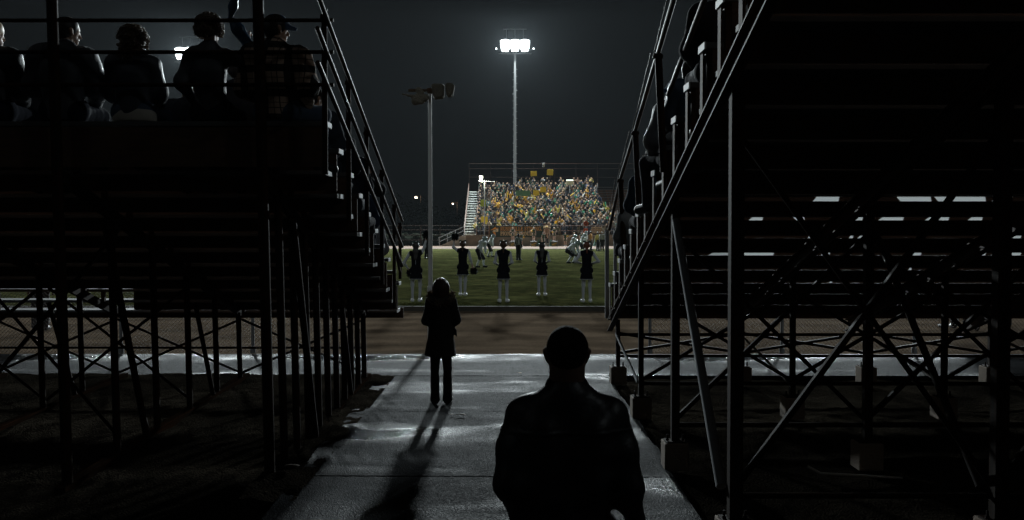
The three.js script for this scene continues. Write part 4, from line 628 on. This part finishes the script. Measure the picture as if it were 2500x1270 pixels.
function cheerleader(px, py, pose, hair, style, label, bow, scale = 0.985) {
  const p = onGround(px, py, FIELD_Y);
  const t = person({ label, pos: [p.x, FIELD_Y - 0.005, p.z], turn: PI, scale, pose, cell: 0.017, hands: 'LR', curl: 0.9, group: 'cheerleaders facing the field', skin: M.skin, build: 0.86, parts: (J) => {
    const sh = [cap(J.hipL, 0.106, J.hipR, 0.106, 0.92), cap(J.pelvis, 0.13, J.chest, 0.138, 0.78), cap(J.chest, 0.132, J.neck, 0.08, 0.8), cap(mix(J.shL, J.shR, 0.14), 0.082, mix(J.shL, J.shR, 0.86), 0.082)];
    return [
      { name: 'sleeved_shirt', bones: [...topBones(J, -0.008).slice(2), cap(J.neck, 0.062, off(J.neck, 0, 0.04, 0.005), 0.06)], mat: white, amp: 0.003 },
      { name: 'tunic', bones: sh, mat: navy, k: 0.05, amp: 0.004, cell: 0.014 },
      { name: 'skirt', bones: [cap([0, 0.62, 0], 0.205, J.pelvis, 0.138, 0.78)], mat: navy, clip: [[0, 1, 0, 0.67]], amp: 0.01, noise: (x, y, z) => Math.sin(Math.atan2(z, x) * 22) * Math.max(0, 1.1 - y) * 1.2 },
      { name: 'skirt_trim', bones: [cap([0, 0.66, 0], 0.209, [0, 0.9, 0], 0.16, 0.78)], mat: cloth(0.3, 0.31, 0.32), clip: [[0, 1, 0, 0.662], [0, -1, 0, -0.69]], amp: 0.01, noise: (x, y, z) => Math.sin(Math.atan2(z, x) * 22) * Math.max(0, 1.1 - y) * 1.2 },
      { name: 'tights', bones: legBones(J, -0.009).slice(2), mat: cloth(0.36, 0.37, 0.4) },
      { name: 'shoe', bones: shoeBones(J), mat: cloth(0.7, 0.71, 0.72, 0.5), clip: [[0, 1, 0, 0.004]] },
      { name: 'hair', bones: hairBones(J, style), mat: hair, amp: 0.005, k: 0.04, cell: 0.013, noise: (x, y, z) => v3(x * 45, y * 6, z * 45) },
      { name: 'hair_bow', bones: [cap(off(J.head, 0, 0.1, -0.08), 0.02, off(J.head, 0.085, 0.125, -0.09), 0.035, 0.5), cap(off(J.head, 0, 0.1, -0.08), 0.02, off(J.head, -0.085, 0.125, -0.09), 0.035, 0.5)], mat: bow, k: 0.01, cell: 0.012 },
      ...(style === 'tail' ? [] : [{ name: 'zip', geo: box(0.008, 0.34, 0.006, 0, 1.28, -0.125), mat: white }]),
    ];
  } });
  t.updateMatrixWorld(); return (j, k = 0.1, side) => { const w = V(...pose[j] ?? STAND[j]), e = V(...pose[j.replace('wr', 'el')] ?? STAND[j.replace('wr', 'el')]); return w.add(w.clone().sub(e).normalize().multiplyScalar(k)).applyMatrix4(t.matrixWorld); };
}
const bowG = cloth(0.03, 0.05, 0.04);
let hand = cheerleader(1016, 737, { elL: [0.36, 1.15, 0.02], wrL: [0.24, 0.97, 0.1], shR: [-0.17, 1.46, -0.02], elR: [-0.24, 1.62, 0.05], wrR: [-0.29, 1.84, 0.08], knL: [0.11, 0.5, 0.02], knR: [-0.12, 0.5, 0.02] }, M.hairBlack, 'long', 'cheerleader with long dark hair, one arm raised, left of the slim pole', cloth(0.04, 0.07, 0.06));
pom(hand('wrR', 0.15), 'dark glittering pom pom raised high beside the slim pole'); pom(hand('wrL', 0.14), 'dark glittering pom pom on the hip of the leftmost cheerleader');
hand = cheerleader(1130, 722, { shL: [0.17, 1.46, 0], elL: [0.3, 1.56, -0.02], wrL: [0.27, 1.78, 0.02], elR: [-0.25, 1.17, 0.0], wrR: [-0.31, 0.94, 0.05], knL: [0.08, 0.5, 0.02], knR: [-0.08, 0.5, 0.02], anL: [0.07, 0.085, -0.03], anR: [-0.07, 0.085, -0.03], toL: [0.1, 0.035, 0.15], toR: [-0.09, 0.035, 0.15] }, M.hairBrown, 'tail', 'cheerleader with pony tail raising her left arm, right of the slim pole', bowG);
pom(hand('wrL', 0.13), 'glittering pom pom raised by the pony tailed cheerleader', glint, 0.9); pom(hand('wrR', 0.14), 'glittering pom pom hanging at the right side of the pony tailed cheerleader', glint, 0.88);
const inFront = { elL: [0.24, 1.16, 0.0], wrL: [0.12, 1.05, 0.2], elR: [-0.24, 1.16, 0], wrR: [-0.12, 1.05, 0.2] };
hand = cheerleader(1229, 738, { ...inFront, elL: [0.255, 1.15, -0.02], elR: [-0.25, 1.15, -0.02] }, M.hairBrown, 'tail', 'cheerleader in the middle of the line with hands held in front', bowG, 1);
hand = cheerleader(1323, 722, inFront, M.hairBlack, 'long', 'cheerleader with straight dark hair, fourth from the left in the line', bowG, 0.96);
hand = cheerleader(1432, 738, { shL: [0.17, 1.43, 0], elL: [0.33, 1.2, -0.05], wrL: [0.14, 1.12, 0.14], elR: [-0.35, 1.19, -0.05], wrR: [-0.15, 1.12, 0.14], knL: [0.09, 0.5, 0.02], knR: [-0.1, 0.5, 0.02] }, M.hairRed, 'tail', 'red haired cheerleader with both elbows out, rightmost of the line', bowG, 0.99);
pom(hand('wrR', 0.1), 'dark pom pom held against the front of the red haired cheerleader', glint, 0.8);

// ------------------------------------------------------------------ players and officials on the field
const jersey = cloth(0.68, 0.74, 0.76, 0.6), helmM = mat([0.4, 0.5, 0.52], 0.18, { metalness: 0.2 }), blackT = cloth(0.01, 0.01, 0.012);
function player(px, py, turn, pose, label, more = {}) {
  const p = onGround(px, py, FIELD_Y);
  person({ label, pos: [p.x, FIELD_Y, p.z], turn, pose, cell: 0.035, scale: more.scale ?? 1.02, group: 'football players on the field', skin: M.skinDark, parts: (J) => {
    const { P } = headBones(J, 0.001);
    return [
      { name: 'helmet', bones: [cap(P(0, 0.02, -0.02), 0.135, P(0, 0.03, 0.02), 0.13), cap(P(0.06, -0.05, 0.01), 0.06, P(-0.06, -0.05, 0.01), 0.06)], mat: helmM, cell: 0.025 },
      { name: 'face_guard', geo: merged([0.02, -0.03, -0.08].map((y) => new THREE.TorusGeometry(0.12, 0.012, 5, 12, PI).rotateX(PI / 2).applyMatrix4(new THREE.Matrix4().makeRotationY(J.face)).translate(...P(0, y, 0.03)))), mat: helmM },
      { name: 'jersey', bones: [...topBones(J, 0.035), cap(J.shL, 0.12, J.shR, 0.12)], mat: jersey, amp: 0.01, cell: 0.03 },
      { name: 'trousers', bones: legBones(J, 0.03, 0.1), mat: blackT, cell: 0.03 },
      { name: 'sock', bones: ['L', 'R'].map((q) => cap(mix(J['kn' + q], J['an' + q], 0.25), 0.066, J['an' + q], 0.05)), mat: jersey, cell: 0.028 },
      { name: 'shoe', bones: shoeBones(J), mat: blackT, cell: 0.03 },
    ];
  } });
}
const bent = { pelvis: [0, 0.95, -0.12], chest: [0, 1.24, 0.08], neck: [0, 1.4, 0.16], head: [0, 1.55, 0.27], shL: [0.21, 1.36, 0.14], shR: [-0.21, 1.36, 0.14], elL: [0.24, 1.06, 0.16], wrL: [0.2, 0.82, 0.2], elR: [-0.24, 1.06, 0.16], wrR: [-0.2, 0.82, 0.2], hipL: [0.1, 0.92, -0.12], hipR: [-0.1, 0.92, -0.12], knL: [0.17, 0.5, 0.1], knR: [-0.17, 0.5, 0.06], anL: [0.2, 0.085, 0.1], anR: [-0.2, 0.085, -0.12], toL: [0.22, 0.035, 0.28], toR: [-0.22, 0.035, 0.06] };
const crouch = { pelvis: [0, 0.7, -0.3], chest: [0, 0.95, 0.02], neck: [0, 1.05, 0.2], head: [0, 1.14, 0.34], shL: [0.21, 1.0, 0.16], shR: [-0.21, 1.0, 0.16], elL: [0.24, 0.72, 0.2], wrL: [0.16, 0.52, 0.28], elR: [-0.24, 0.72, 0.2], wrR: [-0.16, 0.52, 0.28], hipL: [0.11, 0.68, -0.28], hipR: [-0.11, 0.68, -0.28], knL: [0.2, 0.46, 0.16], knR: [-0.2, 0.46, 0.12], anL: [0.2, 0.085, -0.08], anR: [-0.22, 0.085, -0.18], toL: [0.22, 0.035, 0.12], toR: [-0.24, 0.035, 0.02] };
player(1173, 653, 1.1, bent, 'helmeted player bent forward with hands on thighs, nearest on the left');
player(1196, 628, 1.4, bent, 'helmeted player partly hidden behind the bent player on the left');
player(1398, 643, 1.0, crouch, 'helmeted player crouching low behind the red haired cheerleader', { scale: 1.12 });
player(1397, 627, 1.2, bent, 'helmeted player bending just behind the crouching player', { scale: 1.0 });
player(1420, 620, 1.2, bent, 'helmeted player leaning at the right of the crouching pair');
player(1431, 613, 1.5, {}, 'helmeted player standing upright near the orange marker', { scale: 1.08 });
player(1518, 612, 1.2, {}, 'helmeted player glimpsed through the right railing', { scale: 1.06 });
const stripeCv = document.createElement('canvas'); stripeCv.width = stripeCv.height = 64; { const c = stripeCv.getContext('2d'); c.fillStyle = '#d8dee0'; c.fillRect(0, 0, 64, 64); c.fillStyle = '#08090a'; c.fillRect(0, 0, 32, 64); }
const stripeT = new THREE.CanvasTexture(stripeCv); stripeT.colorSpace = THREE.SRGBColorSpace; stripeT.wrapS = stripeT.wrapT = THREE.RepeatWrapping; stripeT.repeat.set(9, 1);
const stripes = new THREE.MeshStandardMaterial({ map: stripeT, roughness: 0.85 });
function official(px, py, turn, label, top, scale = 1.03, pose = {}, y = FIELD_Y) {
  const p = onGround(px, py, y);
  person({ label, pos: [p.x, y, p.z], turn, pose, cell: 0.035, scale, skin: M.skinDark, parts: (J) => [
    { name: 'shirt', bones: topBones(J, 0.025), mat: top, cell: 0.028 }, { name: 'trousers', bones: legBones(J, 0.03), mat: blackT, cell: 0.03 }, { name: 'side_stripe', geo: box(0.012, 0.8, 0.03, -0.2, 0.55, -0.02), mat: white }, { name: 'shoe', bones: shoeBones(J), mat: M.leather, cell: 0.03 }, { name: 'hair', bones: hairBones(J, 'short'), mat: M.hairBlack, cell: 0.03 }] });
}
official(1266, 636, 2.4, 'referee in striped shirt and black trousers standing mid field', stripes, 1.02, { knL: [0.1, 0.5, 0.0], toL: [0.13, 0.035, 0.16] });
official(1042, 632, 2.6, 'official in black half hidden behind the slim lamp pole', blackT, 1.02);
official(1470, 613, 0.2, 'referee in striped shirt facing the camera at the right sideline', stripes, 1.06);
official(1460, 612.5, 0.5, 'official in gold and black shirt beside the right sideline referee', cloth(0.3, 0.24, 0.06), 1.04);
official(1443, 611, 1.2, 'chain crew member in red and yellow vest near the orange marker', cloth(0.35, 0.16, 0.02), 1.08);
{
  const p = onGround(1430, 611, FIELD_Y), t = thing('down_marker', 'orange round marker on a pole at the right sideline', 'marker', [p.x, FIELD_Y, p.z]), s = -p.z / FPX, top = (611 - 546) * s;
  obj('pole', tube(V(0, 0, 0), V(0, top, 0), 0.03), M.galv, t); const o = mat([0.55, 0.07, 0.02], 0.6);
  obj('target', [new THREE.CylinderGeometry(0.24, 0.24, 0.04, 20).rotateX(PI / 2).translate(0, top, 0.04)], o, t); obj('ring', [new THREE.TorusGeometry(0.12, 0.035, 6, 18).translate(0, top, 0.07)], mat([0.03, 0.02, 0.02], 0.7), t); obj('flag', box(0.42, 0.5, 0.04, 0, top - 0.75, 0.04, 0.02), o, t);
  const q = at(1455, 562, FD), w = thing('sign', 'tan panel of brick pattern on the far stand railing at the right', 'sign', [q.x, q.y, q.z + 0.3]);
  for (let r = 0; r < 4; r++) for (let c = 0; c < 4; c++) obj('brick', box(0.3, 0.16, 0.05, -0.5 + c * 0.33 + (r % 2) * 0.08, -0.3 + r * 0.2, 0, 0.01), mat([0.34, 0.25, 0.15], 0.9), w);
}
// ------------------------------------------------------------------ cheerleaders, boxes and megaphones before the far stand
{
  const green = cloth(0.03, 0.06, 0.035), gold = new THREE.MeshStandardMaterial({ color: lin(0.6, 0.42, 0.1), roughness: 0.25, metalness: 0.6, side: THREE.DoubleSide }), farPom = pomGeo(0.16, 110), d = FD - 2.4;
  const boxM = cloth(0.1, 0.1, 0.07);
  [[1252, 1, 'farthest left cheerleader standing on a box before the banner'], [1273, 0, 'far cheerleader on the ground beside the mid field referee'], [1303, 1, 'far cheerleader on the box before the banner end'], [1327, 0, 'far cheerleader in a wide stance right of the banner'], [1353, 1, 'far cheerleader on the box with bright pom pom'], [1380, 0, 'far cheerleader holding gold pom poms at the right'], [1402, 0, 'far cheerleader behind the bent players'], [1420, 0, 'far cheerleader near the orange marker']].forEach(([px, up, label], i) => {
    const p = at(px, 600, d), y = 0.21 + (up ? 0.62 : 0);
    const pose = [{ elL: [0.3, 1.2, 0.1], wrL: [0.1, 1.15, 0.25], elR: [-0.3, 1.2, 0.1], wrR: [-0.1, 1.15, 0.25] }, { elL: [0.3, 1.25, 0], wrL: [0.2, 1.05, 0.16] }, { elR: [-0.36, 1.35, 0.05], wrR: [-0.5, 1.2, 0.1] }, { knL: [0.2, 0.5, 0.02], anL: [0.3, 0.085, 0], toL: [0.34, 0.035, 0.14], knR: [-0.2, 0.5, 0.02], anR: [-0.3, 0.085, 0], toR: [-0.34, 0.035, 0.14], elL: [0.25, 1.6, 0.05], wrL: [0.1, 1.85, 0.05] }][i % 4];
    person({ label, pos: [p.x, y, p.z], turn: rr(-0.3, 0.3), pose, cell: 0.035, scale: 0.97, group: 'cheerleaders before the far stand', parts: (J) => [{ name: 'tunic', bones: [cap(J.pelvis, 0.13, J.chest, 0.135, 0.75), cap(J.chest, 0.125, J.neck, 0.075, 0.75), cap(J.shL, 0.08, J.shR, 0.08), cap([0, 0.72, 0], 0.19, J.pelvis, 0.135, 0.8)], mat: green, clip: [[0, 1, 0, 0.7]] }, { name: 'shoe', bones: shoeBones(J), mat: white }, { name: 'hair', bones: hairBones(J, 'tail'), mat: i % 2 ? M.hairBrown : M.hairBlond }, { name: 'hair_bow', bones: [cap(off(J.head, -0.06, 0.13, 0), 0.035, off(J.head, 0.06, 0.13, 0), 0.035)], mat: white }] });
    pom(V(p.x + (i % 2 ? 0.3 : -0.22), y + 1.05 + 0.1 * (i % 3), p.z + 0.25), `${i % 3 ? 'gold' : 'dark'} pom pom of the ` + label.replace(/ standing.*| holding.*| with.*/, ''), i % 3 ? gold : glint, 0.85, farPom);
    if (up) { const b = thing('wooden_box', ['painted box under the leftmost far cheerleader', 'painted box right of the mid field referee', 'painted box beside the green megaphones'][Math.floor(i / 2)], 'box', [p.x, 0.21, p.z], 0, 'boxes before the far stand'); obj('crate', box(0.72, 0.6, 0.6, 0, 0.3, 0, 0.02), boxM, b); obj('chevron', [bar(V(-0.26, 0.2, 0.31), V(0.26, 0.42, 0.31), 0.1, 0.012), bar(V(-0.26, 0.16, 0.312), V(0.2, 0.1, 0.312), 0.06, 0.012)], gold, b); obj('lid', box(0.78, 0.04, 0.66, 0, 0.6, 0, 0.01), white, b); }
  });
  [[1315, 'green megaphone left of the wide stance cheerleader'], [1345, 'green megaphone between the last two boxes'], [1453, 'green megaphone near the right sideline referees']].forEach(([px, label]) => { const p = at(px, 600, d), t = thing('megaphone', label, 'megaphone', [p.x, 0.21, p.z + 0.1], 0, 'megaphones standing on the ground'); obj('cone', new THREE.CylinderGeometry(0.07, 0.26, 0.85, 16, 1, true).translate(0, 0.43, 0), mat([0.02, 0.1, 0.06], 0.4, { side: THREE.DoubleSide }), t); obj('rim', new THREE.TorusGeometry(0.26, 0.02, 6, 18).rotateX(PI / 2).translate(0, 0.02, 0), mat([0.4, 0.4, 0.38], 0.5), t); });
}
// people standing on the track beyond the right bleacher, their legs in view
[[2318, 21.5, 0.1], [2372, 21.0, -0.3], [2452, 22, 0.4], [98, 21, 0.2]].forEach(([px, d, turn], i) => { const p = at(px, 780, d); official(px, 780, 0, ['person in dark trousers on the track, left of a group beyond the right bleacher', 'person in dark trousers in the middle of the group beyond the right bleacher', 'person in dark trousers at the far right edge beyond the right bleacher', 'person in dark clothes on the track beyond the left bleacher'][i], i === 3 ? cloth(0.2, 0.14, 0.1) : darkTop, 1, {}, 0.05); const o = scene.children.at(-1); o.position.set(p.x, 0.04, -d); o.rotation.y = PI + turn; });

// ------------------------------------------------------------------ the crowd in the far stand
{
  const poses = [
    { n: 'clapping', elL: [0.27, 1.2, 0.1], wrL: [0.05, 1.33, 0.3], elR: [-0.27, 1.2, 0.1], wrR: [-0.05, 1.33, 0.3] },
    { n: 'with both arms up', shL: [0.18, 1.47, 0], elL: [0.3, 1.66, 0.06], wrL: [0.25, 1.92, 0.1], shR: [-0.18, 1.47, 0], elR: [-0.3, 1.66, 0.06], wrR: [-0.25, 1.92, 0.1] },
    { n: 'waving one arm', shR: [-0.18, 1.47, 0], elR: [-0.32, 1.6, 0.06], wrR: [-0.36, 1.88, 0.08] },
    { n: 'standing still', },
    { n: 'cupping both hands', elL: [0.3, 1.3, 0.12], wrL: [0.07, 1.56, 0.18], elR: [-0.3, 1.3, 0.12], wrR: [-0.07, 1.56, 0.18] },
    { n: 'reaching high', shL: [0.18, 1.47, 0], elL: [0.24, 1.7, 0.0], wrL: [0.2, 1.97, 0.02], elR: [-0.28, 1.2, 0.05], wrR: [-0.12, 1.1, 0.2] },
    { n: 'with folded arms', elL: [0.27, 1.16, 0.06], wrL: [-0.08, 1.2, 0.2], elR: [-0.27, 1.16, 0.06], wrR: [0.08, 1.18, 0.2] },
  ];
  const bases = [];
  for (const p of poses) for (const hs of ['short', 'bob']) {
    const J = { ...STAND, ...p }, c = (list, k) => list.map((b) => { const q = b.slice(0, 9); q[8] = b[8] ?? 1; q[9] = k; return q; });
    const hd = headBones(J).bones.slice(0, 2);
    const bones = [...c(hd, 1), ...c(hairBones(J, hs).map((b) => { const q = [...b]; q[2] -= 0.03; q[6] -= 0.03; return q; }), 0), ...c([cap(J.neck, 0.06, J.head, 0.05)], 1), ...c(topBones(J, 0.03), 2), ...c(legBones(J, 0.03), 3), ...c(shoeBones(J), 4), ...c(['L', 'R'].map((q) => cap(J['wr' + q], 0.05, off(J['wr' + q], 0, 0.07, 0.02), 0.05)), 1)];
    bases.push([net(bones, 0.062, { k: 0.02, colours: true }), p.n, hs]);
  }
  const crowdM = new THREE.MeshStandardMaterial({ vertexColors: true, roughness: 0.85 });
  const tops = [['black', [0.01, 0.01, 0.012], 22], ['dark green', [0.01, 0.045, 0.03], 6], ['grey', [0.16, 0.16, 0.16], 4], ['brown', [0.11, 0.06, 0.035], 4], ['navy', [0.02, 0.035, 0.08], 4], ['golden yellow', [0.45, 0.24, 0.02], 3], ['cream', [0.3, 0.25, 0.18], 1], ['tan', [0.22, 0.15, 0.085], 3], ['teal green', [0.025, 0.16, 0.12], 2], ['pale blue', [0.2, 0.28, 0.33], 1], ['lemon yellow', [0.45, 0.38, 0.08], 1]].flatMap((t) => Array(t[2]).fill(t));
  const skins = [[0.36, 0.22, 0.14], [0.3, 0.18, 0.11], [0.17, 0.09, 0.05], [0.4, 0.26, 0.17]], hairs = [[0.02, 0.015, 0.01], [0.06, 0.03, 0.018], [0.3, 0.2, 0.1], [0.4, 0.24, 0.02], [0.5, 0.5, 0.48], [0.03, 0.16, 0.1]], legs = [[0.03, 0.045, 0.08], [0.02, 0.02, 0.025], [0.06, 0.07, 0.1], [0.2, 0.17, 0.12]];
  const ord = ['front', 'second', 'third', 'fourth', 'fifth', 'sixth', 'seventh', 'eighth', 'ninth', 'tenth', 'eleventh', 'twelfth', 'thirteenth', 'fourteenth', 'fifteenth', 'sixteenth', 'seventeenth'];
  const nth = (n) => ['', 'first', ...ord.slice(1), 'eighteenth', 'nineteenth', 'twentieth', 'twenty first', 'twenty second', 'twenty third', 'twenty fourth', 'twenty fifth', 'twenty sixth', 'twenty seventh', 'twenty eighth', 'twenty ninth', 'thirtieth'][n];
  let total = 0; const held = [], rest = [];
  for (let r = 0; r < 17; r++) {
    const { y, d } = FROW(r), x1 = r < 7 ? 13.3 : r < 11 ? 12.4 - (r - 7) * 0.4 : 11.2, dens = r < 13 ? 0.93 : r < 15 ? 0.8 : 0.5; let n = 0;
    for (let x = (r < 2 ? -4.9 : -4.55); x < x1; x += 0.6 * rr(0.86, 1.2)) {
      if (rnd() > dens || (r > 14 && x < 0.5)) continue;
      const [g, act, hs] = pick(rnd() < 0.75 ? bases.slice(0, 6).concat(bases.slice(8, 12)) : bases), [tn, tc] = pick(tops), k = hs === 'bob' ? Math.floor(rr(0, 3)) : pick([0, 0, 1, 1, 2, 3, 4, 5]);
      const cols = [hairs[k], pick(skins), tc, pick(legs), [0.05, 0.05, 0.05]], g2 = new THREE.BufferGeometry(), ca = new Float32Array(g.userData.who.length * 3);
      g2.setAttribute('position', g.attributes.position); g2.setAttribute('normal', g.attributes.normal); g2.setIndex(g.index);
      g.userData.who.forEach((w, i) => { ca[i * 3] = cols[w][0]; ca[i * 3 + 1] = cols[w][1]; ca[i * 3 + 2] = cols[w][2]; });
      g2.setAttribute('color', new THREE.BufferAttribute(ca, 3));
      n++; total++;
      if (total > 300) { const g3 = g2.clone(); g3.rotateY(rr(-0.6, 0.6)); g3.translate(x, y, -d + rr(-0.05, 0.2)); rest.push(g3); continue; }
      const m = obj('person', g2, crowdM); m.position.set(x, y, -d + rr(-0.05, 0.2)); m.rotation.y = rr(-0.6, 0.6) - x * 0.01; m.scale.setScalar(rr(0.9, 1.06));
      tag(m, `fan in ${tn} top ${act}, ${ord[r]} row, ${nth(n)} from the stairs`, 'person', 'fans standing in the far stand');
      if (rnd() < 0.16 && x > (r < 3 ? 2 : -3)) held.push([x + rr(-0.3, 0.3), y + rr(1.35, 2.05), d - 0.35, ord[r], n]);
    }
  }
  if (rest.length) { const m = new THREE.Mesh(mergeGeometries(rest), crowdM); m.name = 'crowd'; m.castShadow = m.receiveShadow = true; m.userData = { kind: 'stuff', label: 'crowd of fans massed in the top rows of the far stand', category: 'crowd' }; scene.add(m); }
  const stickG = new THREE.CapsuleGeometry(0.055, 0.62, 4, 8), cols = [['golden', mat([0.65, 0.42, 0.03], 0.4)], ['green', mat([0.02, 0.3, 0.16], 0.35)], ['white', mat([0.6, 0.62, 0.6], 0.4)]], small = pomGeo(0.2, 90), pm = [['golden', new THREE.MeshStandardMaterial({ color: lin(0.75, 0.5, 0.06), roughness: 0.35, side: THREE.DoubleSide })], ['green', new THREE.MeshStandardMaterial({ color: lin(0.03, 0.34, 0.2), roughness: 0.3, side: THREE.DoubleSide })]];
  held.forEach(([x, y, d, row, n], i) => {
    const st = i % 2; const [cn, m] = st ? pick(cols) : pick(pm), t = obj(st ? 'noise_stick' : 'pom_pom', st ? stickG : small, m); t.position.set(x, y, -d); t.rotation.set(rr(-0.4, 0.4), 0, rr(-1.5, 1.5));
    tag(t, `${cn} ${st ? 'noise stick' : 'pom pom'} over the ${row} row, ${nth(n)} from the stairs`, st ? 'noise stick' : 'pom pom', st ? 'noise sticks in the crowd' : 'pom poms in the crowd');
  });
  // the man in the wide straw hat before the railing
  const p = at(1335, 575, FD - 0.9); person({ label: 'person in wide straw hat and tan coat by the far stand railing', pos: [p.x, 0.6, p.z], turn: 0.2, cell: 0.035, scale: 1.15, parts: (J) => [{ name: 'coat', bones: [...topBones(J, 0.04), cap([0, 0.6, 0], 0.16, J.pelvis, 0.15)], mat: cloth(0.22, 0.13, 0.08) }, { name: 'trousers', bones: legBones(J, 0.02), mat: blackT }, { name: 'shoe', bones: shoeBones(J), mat: blackT }, { name: 'straw_hat', geo: merged([new THREE.CylinderGeometry(0.36, 0.38, 0.03, 24).translate(0, 1.72, 0), new THREE.CylinderGeometry(0.1, 0.13, 0.15, 18).translate(0, 1.8, 0)]), mat: mat([0.55, 0.42, 0.22], 0.8) }] });
  const q = thing('plinth', 'low concrete plinth under the person in the straw hat', 'plinth', [p.x, 0.2, p.z]); obj('block', box(0.9, 0.38, 0.8, 0, 0.2, 0, 0.02), M.concrete, q); obj('edge', box(0.94, 0.03, 0.84, 0, 0.385, 0, 0.005), M.concrete, q);
}
// ------------------------------------------------------------------ litter
{
  const p = at(2085, 1163, 8.85), a = onGround(1976, 1150, 0.03), b = onGround(2204, 1163, 0.03), t = thing('pipe', 'pale plastic pipe lying on the dirt under the right bleacher', 'pipe', [a.x, 0, a.z]);
  obj('tube', tube(V(0.1, 0.012, 0.02), V(b.x - a.x, 0.012, b.z - a.z), 0.012), mat([0.6, 0.58, 0.52], 0.5), t); obj('elbow', tube(V(0.1, 0.012, 0.02), V(0, 0.06, -0.05), 0.012), mat([0.6, 0.58, 0.52], 0.5), t);
  const lf = mat([0.09, 0.06, 0.035], 0.7, { side: THREE.DoubleSide });
  [[712, 1156, 'curled dry leaf on the dirt strip by the left posts', 0.1], [1103, 1014, 'dry leaf on the wet path right of the woman', 0.05], [1128, 1015, 'larger flat leaf on the wet path right of the woman', 0.07], [868, 1004, 'dark leaf where the path meets the dirt strip', 0.07], [1270, 912, 'small leaf on the bright wet streak of the path', 0.05]].forEach(([px, py, label, s], i) => {
    const q = onGround(px, py, 0.012), g = new THREE.SphereGeometry(1, 10, 6, 0, PI * 2, 0, 0.9).scale(s, s * 0.35, s * 0.6).rotateY(i * 1.3), L = tag(obj('dry_leaf', [g, tube(V(-s * 0.6, 0.01, 0), V(-s * 1.1, 0.02, 0.01), 0.002, 5)], lf), label, 'leaf'); L.position.copy(q); if (px < 800) L.position.y += 0.05;
  });
}
renderer.render(scene, camera);
